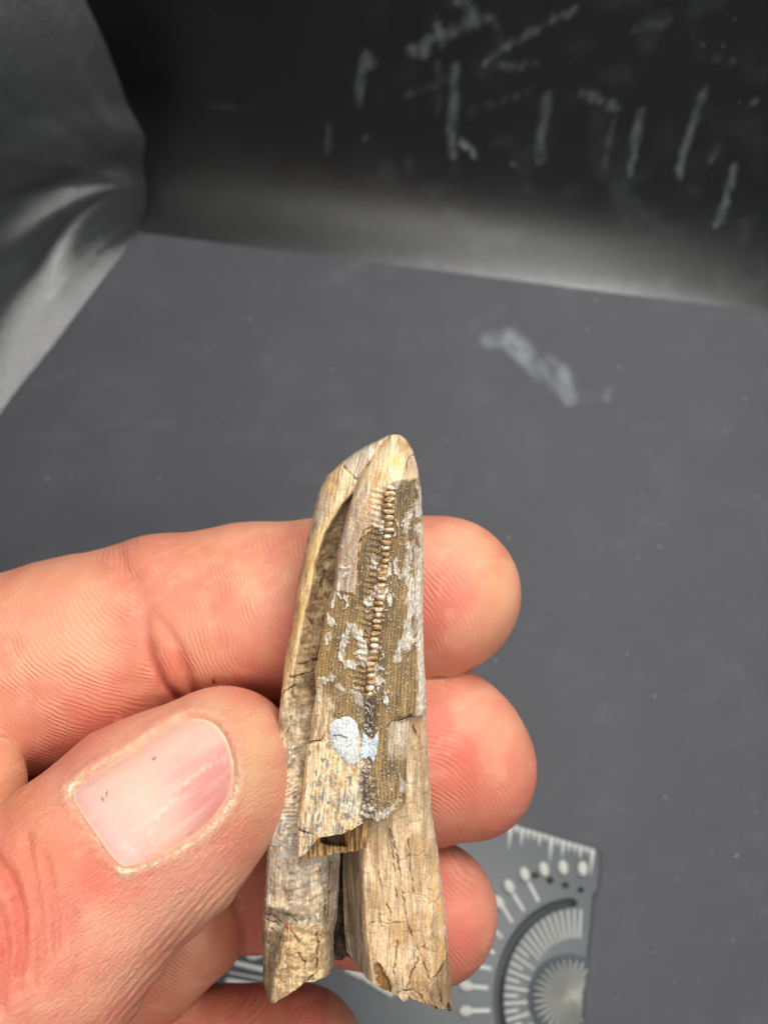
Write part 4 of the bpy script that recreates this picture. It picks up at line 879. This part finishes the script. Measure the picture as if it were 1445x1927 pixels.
# ------------------------------------------------------------------ clear plastic gauge lying on the floor
PT = 0.0026
gauge = empty('plastic_gauge', floor_at(900., 1800.), label='clear plastic gauge plate with fanned ribs lying on the floor behind the fingers', category='gauge')
G_INV = Matrix.Translation(-gauge.location)
def gchild(o): o.parent = gauge; o.matrix_parent_inverse = G_INV; return o
def plastic(name, base, tr, rough, bumps=0.0):
    t = NT(name); t.P(Base_Color=(*base, 1), Transmission_Weight=tr, Roughness=rough, IOR=1.46, Specular_IOR_Level=.5)
    if bumps: t.l(t.bump(t.noise(t.pos(), bumps, 3, .6), .0002, .8), t.b.inputs['Normal'])
    return t.m
plate_m = plastic('milky_clear_plastic', lin((84, 89, 92)), .15, .34)
rib_m = plastic('frosted_plastic_rib', lin((226, 228, 222)), .0, .4)
head_m = plastic('frosted_plastic_head', lin((244, 242, 232)), .0, .5, 1400)
dark_m = plastic('dark_print', lin((38, 40, 42)), 0, .5)
GR = lambda th, a, b: (1082 + a * np.cos(th), 1880 - b * np.sin(th))
RED = interp([(1126, 1596), (1135, 1604), (1134, 1640), (1130, 1676), (1121, 1684), (1121, 1694), (1113, 1780), (1100, 1870), (1094, 2010)])
nu, nv = 330, 230
sg, tg = np.meshgrid(np.linspace(0, 1, nu), np.linspace(0, 1, nv), indexing='ij')
xr0 = 400 + (1133 - 400) * sg; ytop = 1600 - (1133 - xr0) * 0.303
gy = ytop + (2010 - ytop) * tg; gx = 400 + (RED(gy) - 400) * sg
th = np.linspace(math.radians(92), math.radians(215), 60); slot = list(zip(*GR(th, 144, 181)))
ds = dpl(gx, gy, slot); holes = [(1006, 1648), (1035, 1657), (1064, 1666), (1093, 1675)]
dh = np.min([np.hypot(gx - a, gy - b) for a, b in holes], 0)
edge_d = np.minimum(np.minimum((RED(gy) - gx), (gy - ytop)), (gx - 400))
cut = np.minimum(ds - 5.5, dh - 3.0)
hz_ = PT - .0007 * (1 - sst(0, 6, edge_d)) - (PT - .0006) * sst(2.2, 0, cut) + .00003 * fbm(gx / 30, gy / 30, 501)
Pg = floor_at(gx, gy, PT); Pg[..., 2] = np.maximum(hz_, .0006)
f = grid_faces(nu, nv); fc_ = (cut < -.5).ravel()[f].all(1); f = f[~fc_]
i = np.arange(nu * nv).reshape(nu, nv); loop = np.concatenate([i[:-1, 0], i[-1, :-1], i[:0:-1, -1], i[0, :0:-1]])
Vg = Pg.reshape(-1, 3); lo_ = Vg[loop].copy(); lo_[:, 2] = .0005
f2 = np.stack([loop, np.roll(loop, -1), len(Vg) + np.roll(np.arange(len(loop)), -1), len(Vg) + np.arange(len(loop))], -1)
gchild(mesh_obj('plate', np.concatenate([Vg, lo_]), np.concatenate([f, f2]), plate_m, label='milky clear plate with a curved slot and small holes'))
def rib_mesh(taper=1.0, name='rib'):
    n = 8; a_ = np.linspace(0, math.pi, n); v = []
    st_ = [(-.5, .55 * taper, .4), (-.47, .9 * taper, .85), (-.4, 1.0 * taper, 1), (.4, 1.0, 1), (.47, .9, .85), (.5, .55, .4)]
    for (x_, w_, h_) in st_:
        for q in a_: v.append((x_, math.cos(q) * .5 * w_, math.sin(q) ** .7 * h_))
    f = [(k * n + m, k * n + m + 1, (k + 1) * n + m + 1, (k + 1) * n + m) for k in range(len(st_) - 1) for m in range(n - 1)]
    me = bpy.data.meshes.new(name); me.from_pydata(v, [], f); me.polygons.foreach_set('use_smooth', np.ones(len(f), bool)); return me
rib1 = rib_mesh(); rib1.materials.append(rib_m); rib2 = rib_mesh(.25, 'ray'); rib2.materials.append(head_m); rib3 = rib_mesh(.15, 'wedge'); rib3.materials.append(rib_m)
def lay(me, name, a, b, wpx, h_, lift=0.0):
    A_ = floor_at(a[0], a[1], PT); B_ = floor_at(b[0], b[1], PT); mid = (A_ + B_) / 2; d = B_ - A_; L_ = float(np.hypot(d[0], d[1]))
    o = bpy.data.objects.new(name, me); COL.objects.link(o)
    w_ = wpx * L_ / max(1e-6, math.hypot(a[0] - b[0], a[1] - b[1]))
    o.matrix_world = Matrix.Translation((mid[0], mid[1], PT - .0001 + lift)) @ Matrix.Rotation(math.atan2(d[1], d[0]), 4, 'Z') @ Matrix.Diagonal((L_, w_, h_, 1))
    return gchild(o)
k = 0
for deg in np.arange(86, 214, 5.4):
    q = math.radians(deg); o_ = GR(q, 135, 170); inn = .66 if k % 2 == 0 else .80
    if deg < 140: inn = .66
    lay(rib1, 'tick', o_, GR(q, 135 * inn, 170 * inn), 6.0, .0011); k += 1
heads = [((1094.6, 1635.5), None), ((1058, 1633.5), None), ((1022, 1636.5), None), ((985.6, 1646), ((993, 1661), (1012, 1698))), ((956.5, 1668.7), ((964, 1682), (985, 1716))), ((937, 1698), ((944, 1706), (963, 1738))),
         ((912, 1735), ((920, 1742), (944, 1766))), ((896, 1775), ((904, 1780), (930, 1795))), ((880, 1815), ((890, 1817), (924, 1824))), ((875.6, 1855.5), ((886, 1857), (918, 1860))), ((875.6, 1903), ((886, 1903), (922, 1902))),
         ((475, 1797), None), ((484, 1794), None)]
hm = blob_mesh('head', 20, 12, 1, 510); hm.materials.append(head_m)
for (hx, hy), stem in heads:
    c = floor_at(hx, hy, PT); o = bpy.data.objects.new('knob', hm); COL.objects.link(o)
    s2 = np.linalg.norm(floor_at(hx + 12., hy, PT) - c)
    tilt = math.atan2(hy - 1880, hx - 1082)
    o.matrix_world = Matrix.Translation((c[0], c[1], PT + .0006)) @ Matrix.Rotation(-tilt, 4, 'Z') @ Matrix.Diagonal((s2 * 1.15, s2 * .8, s2 * .6, 1)); gchild(o)
    if stem: lay(rib1, 'stem', stem[0], stem[1], 9, .001)
# sunburst disc
n = 64; c0 = (1068, 1876)
q = np.linspace(0, 2 * math.pi, n, endpoint=False); rr_ = np.array([0.02, .3, .6, .88, .93, 1.0, 1.02]); zz = np.array([.0011, .0007, .0004, .0003, .0008, .0008, 0])
gx = c0[0] + rr_[:, None] * 74 * np.cos(q); gy = c0[1] - rr_[:, None] * 80 * np.sin(q); gx = np.minimum(gx, RED(gy) - 1.0)
Pg = floor_at(gx, gy, PT); Pg[..., 2] = PT + zz[:, None] - .0001
i = np.arange(len(rr_) * n).reshape(len(rr_), n); j = np.roll(i, -1, 1)
gchild(mesh_obj('sunburst', Pg.reshape(-1, 3), np.stack([i[:-1], j[:-1], j[1:], i[1:]], -1).reshape(-1, 4), plastic('clear_disc', lin((84, 94, 100)), .1, .4), label='raised round disc with a fan of rays'))
for k, deg in enumerate(np.arange(20, 372, 11.2)):
    qq = math.radians(deg); e_ = (c0[0] + 66 * math.cos(qq), c0[1] - 72 * math.sin(qq))
    ln = 1.0
    while e_[0] > RED(e_[1]) - 3 and ln > .2: ln -= .05; e_ = (c0[0] + 66 * ln * math.cos(qq), c0[1] - 72 * ln * math.sin(qq))
    lay(rib2, 'ray', (c0[0] + .5 * math.cos(qq), c0[1] - .5 * math.sin(qq)), e_, 5.0, .0016)
# wedges hanging from the top edge
rng = np.random.default_rng(8)
for x_ in list(range(905, 1125, 11)):
    yt = 1600 - (1133 - x_) * 0.303 + 3; L_ = [14, 22, 9, 46, 12, 30, 16][(x_ // 11) % 7]
    lay(rib3, 'wedge', (x_ - L_ * .1, yt + L_ + 6), (x_, yt), 11, .0009)
for (a, b, w_) in (((440, 1812), (500, 1826), 9), ((425, 1845), (500, 1858), 10), ((430, 1830), (500, 1843), 4)): lay(rib1, 'rib', a, b, w_, .001)
for k, (bx, by) in enumerate([(646, 1816), (655, 1824), (664, 1829), (674, 1834), (684, 1838), (694, 1845), (704, 1851), (714, 1857), (724, 1863), (734, 1869), (655, 1812), (670, 1818)]):
    c = floor_at(float(bx), float(by), PT); o = bpy.data.objects.new('bump', hm); COL.objects.link(o)
    o.matrix_world = Matrix.Translation((c[0], c[1], PT + .0004)) @ Matrix.Diagonal((.0009, .0009, .0007, 1)); gchild(o)
# ------------------------------------------------------------------ dust
t = NT('dust'); t.P(Base_Color=(.85, .85, .82, 1), Roughness=.6)
v = []; f = []; rng = np.random.default_rng(21)
def speck(c, r_):
    b = len(v)
    for d in ((1, 0, 0), (-1, 0, 0), (0, 1, 0), (0, -1, 0), (0, 0, 1), (0, 0, -1)): v.append(tuple(np.array(c) + r_ * np.array(d)))
    for q_ in ((0, 2, 4), (2, 1, 4), (1, 3, 4), (3, 0, 4), (2, 0, 5), (1, 2, 5), (3, 1, 5), (0, 3, 5)): f.append(tuple(b + m for m in q_))
big = [(1121, 565), (624, 695), (1400, 750), (1206, 930), (1165, 690), (1240, 1028), (1200, 1050), (1362, 812), (1105, 620), (957, 1012), (1425, 935), (932, 1243), (1230, 1310), (1180, 1230), (1385, 1610), (470, 600), (530, 490), (840, 830), (1010, 1600), (1250, 1500), (300, 900), (90, 900)]
for a, b in big: speck(floor_at(float(a), float(b), .0002), rng.uniform(.00022, .00036))
for k in range(260):
    a, b = rng.uniform(120, 1445), rng.uniform(500, 1927); speck(floor_at(a, b, .0001), rng.uniform(.00005, .00016))
ymax = WY + .001
for k in range(70):
    px_, pz_ = rng.uniform(WX + .01, WX + .26), rng.uniform(.04, .20); speck((px_, WY + off0 - .0004, pz_), rng.uniform(.00006, .00018))
dust = mesh_obj('dust', v, f, t.m, smooth=False, kind='stuff', label='pale dust specks scattered over floor and back wall')
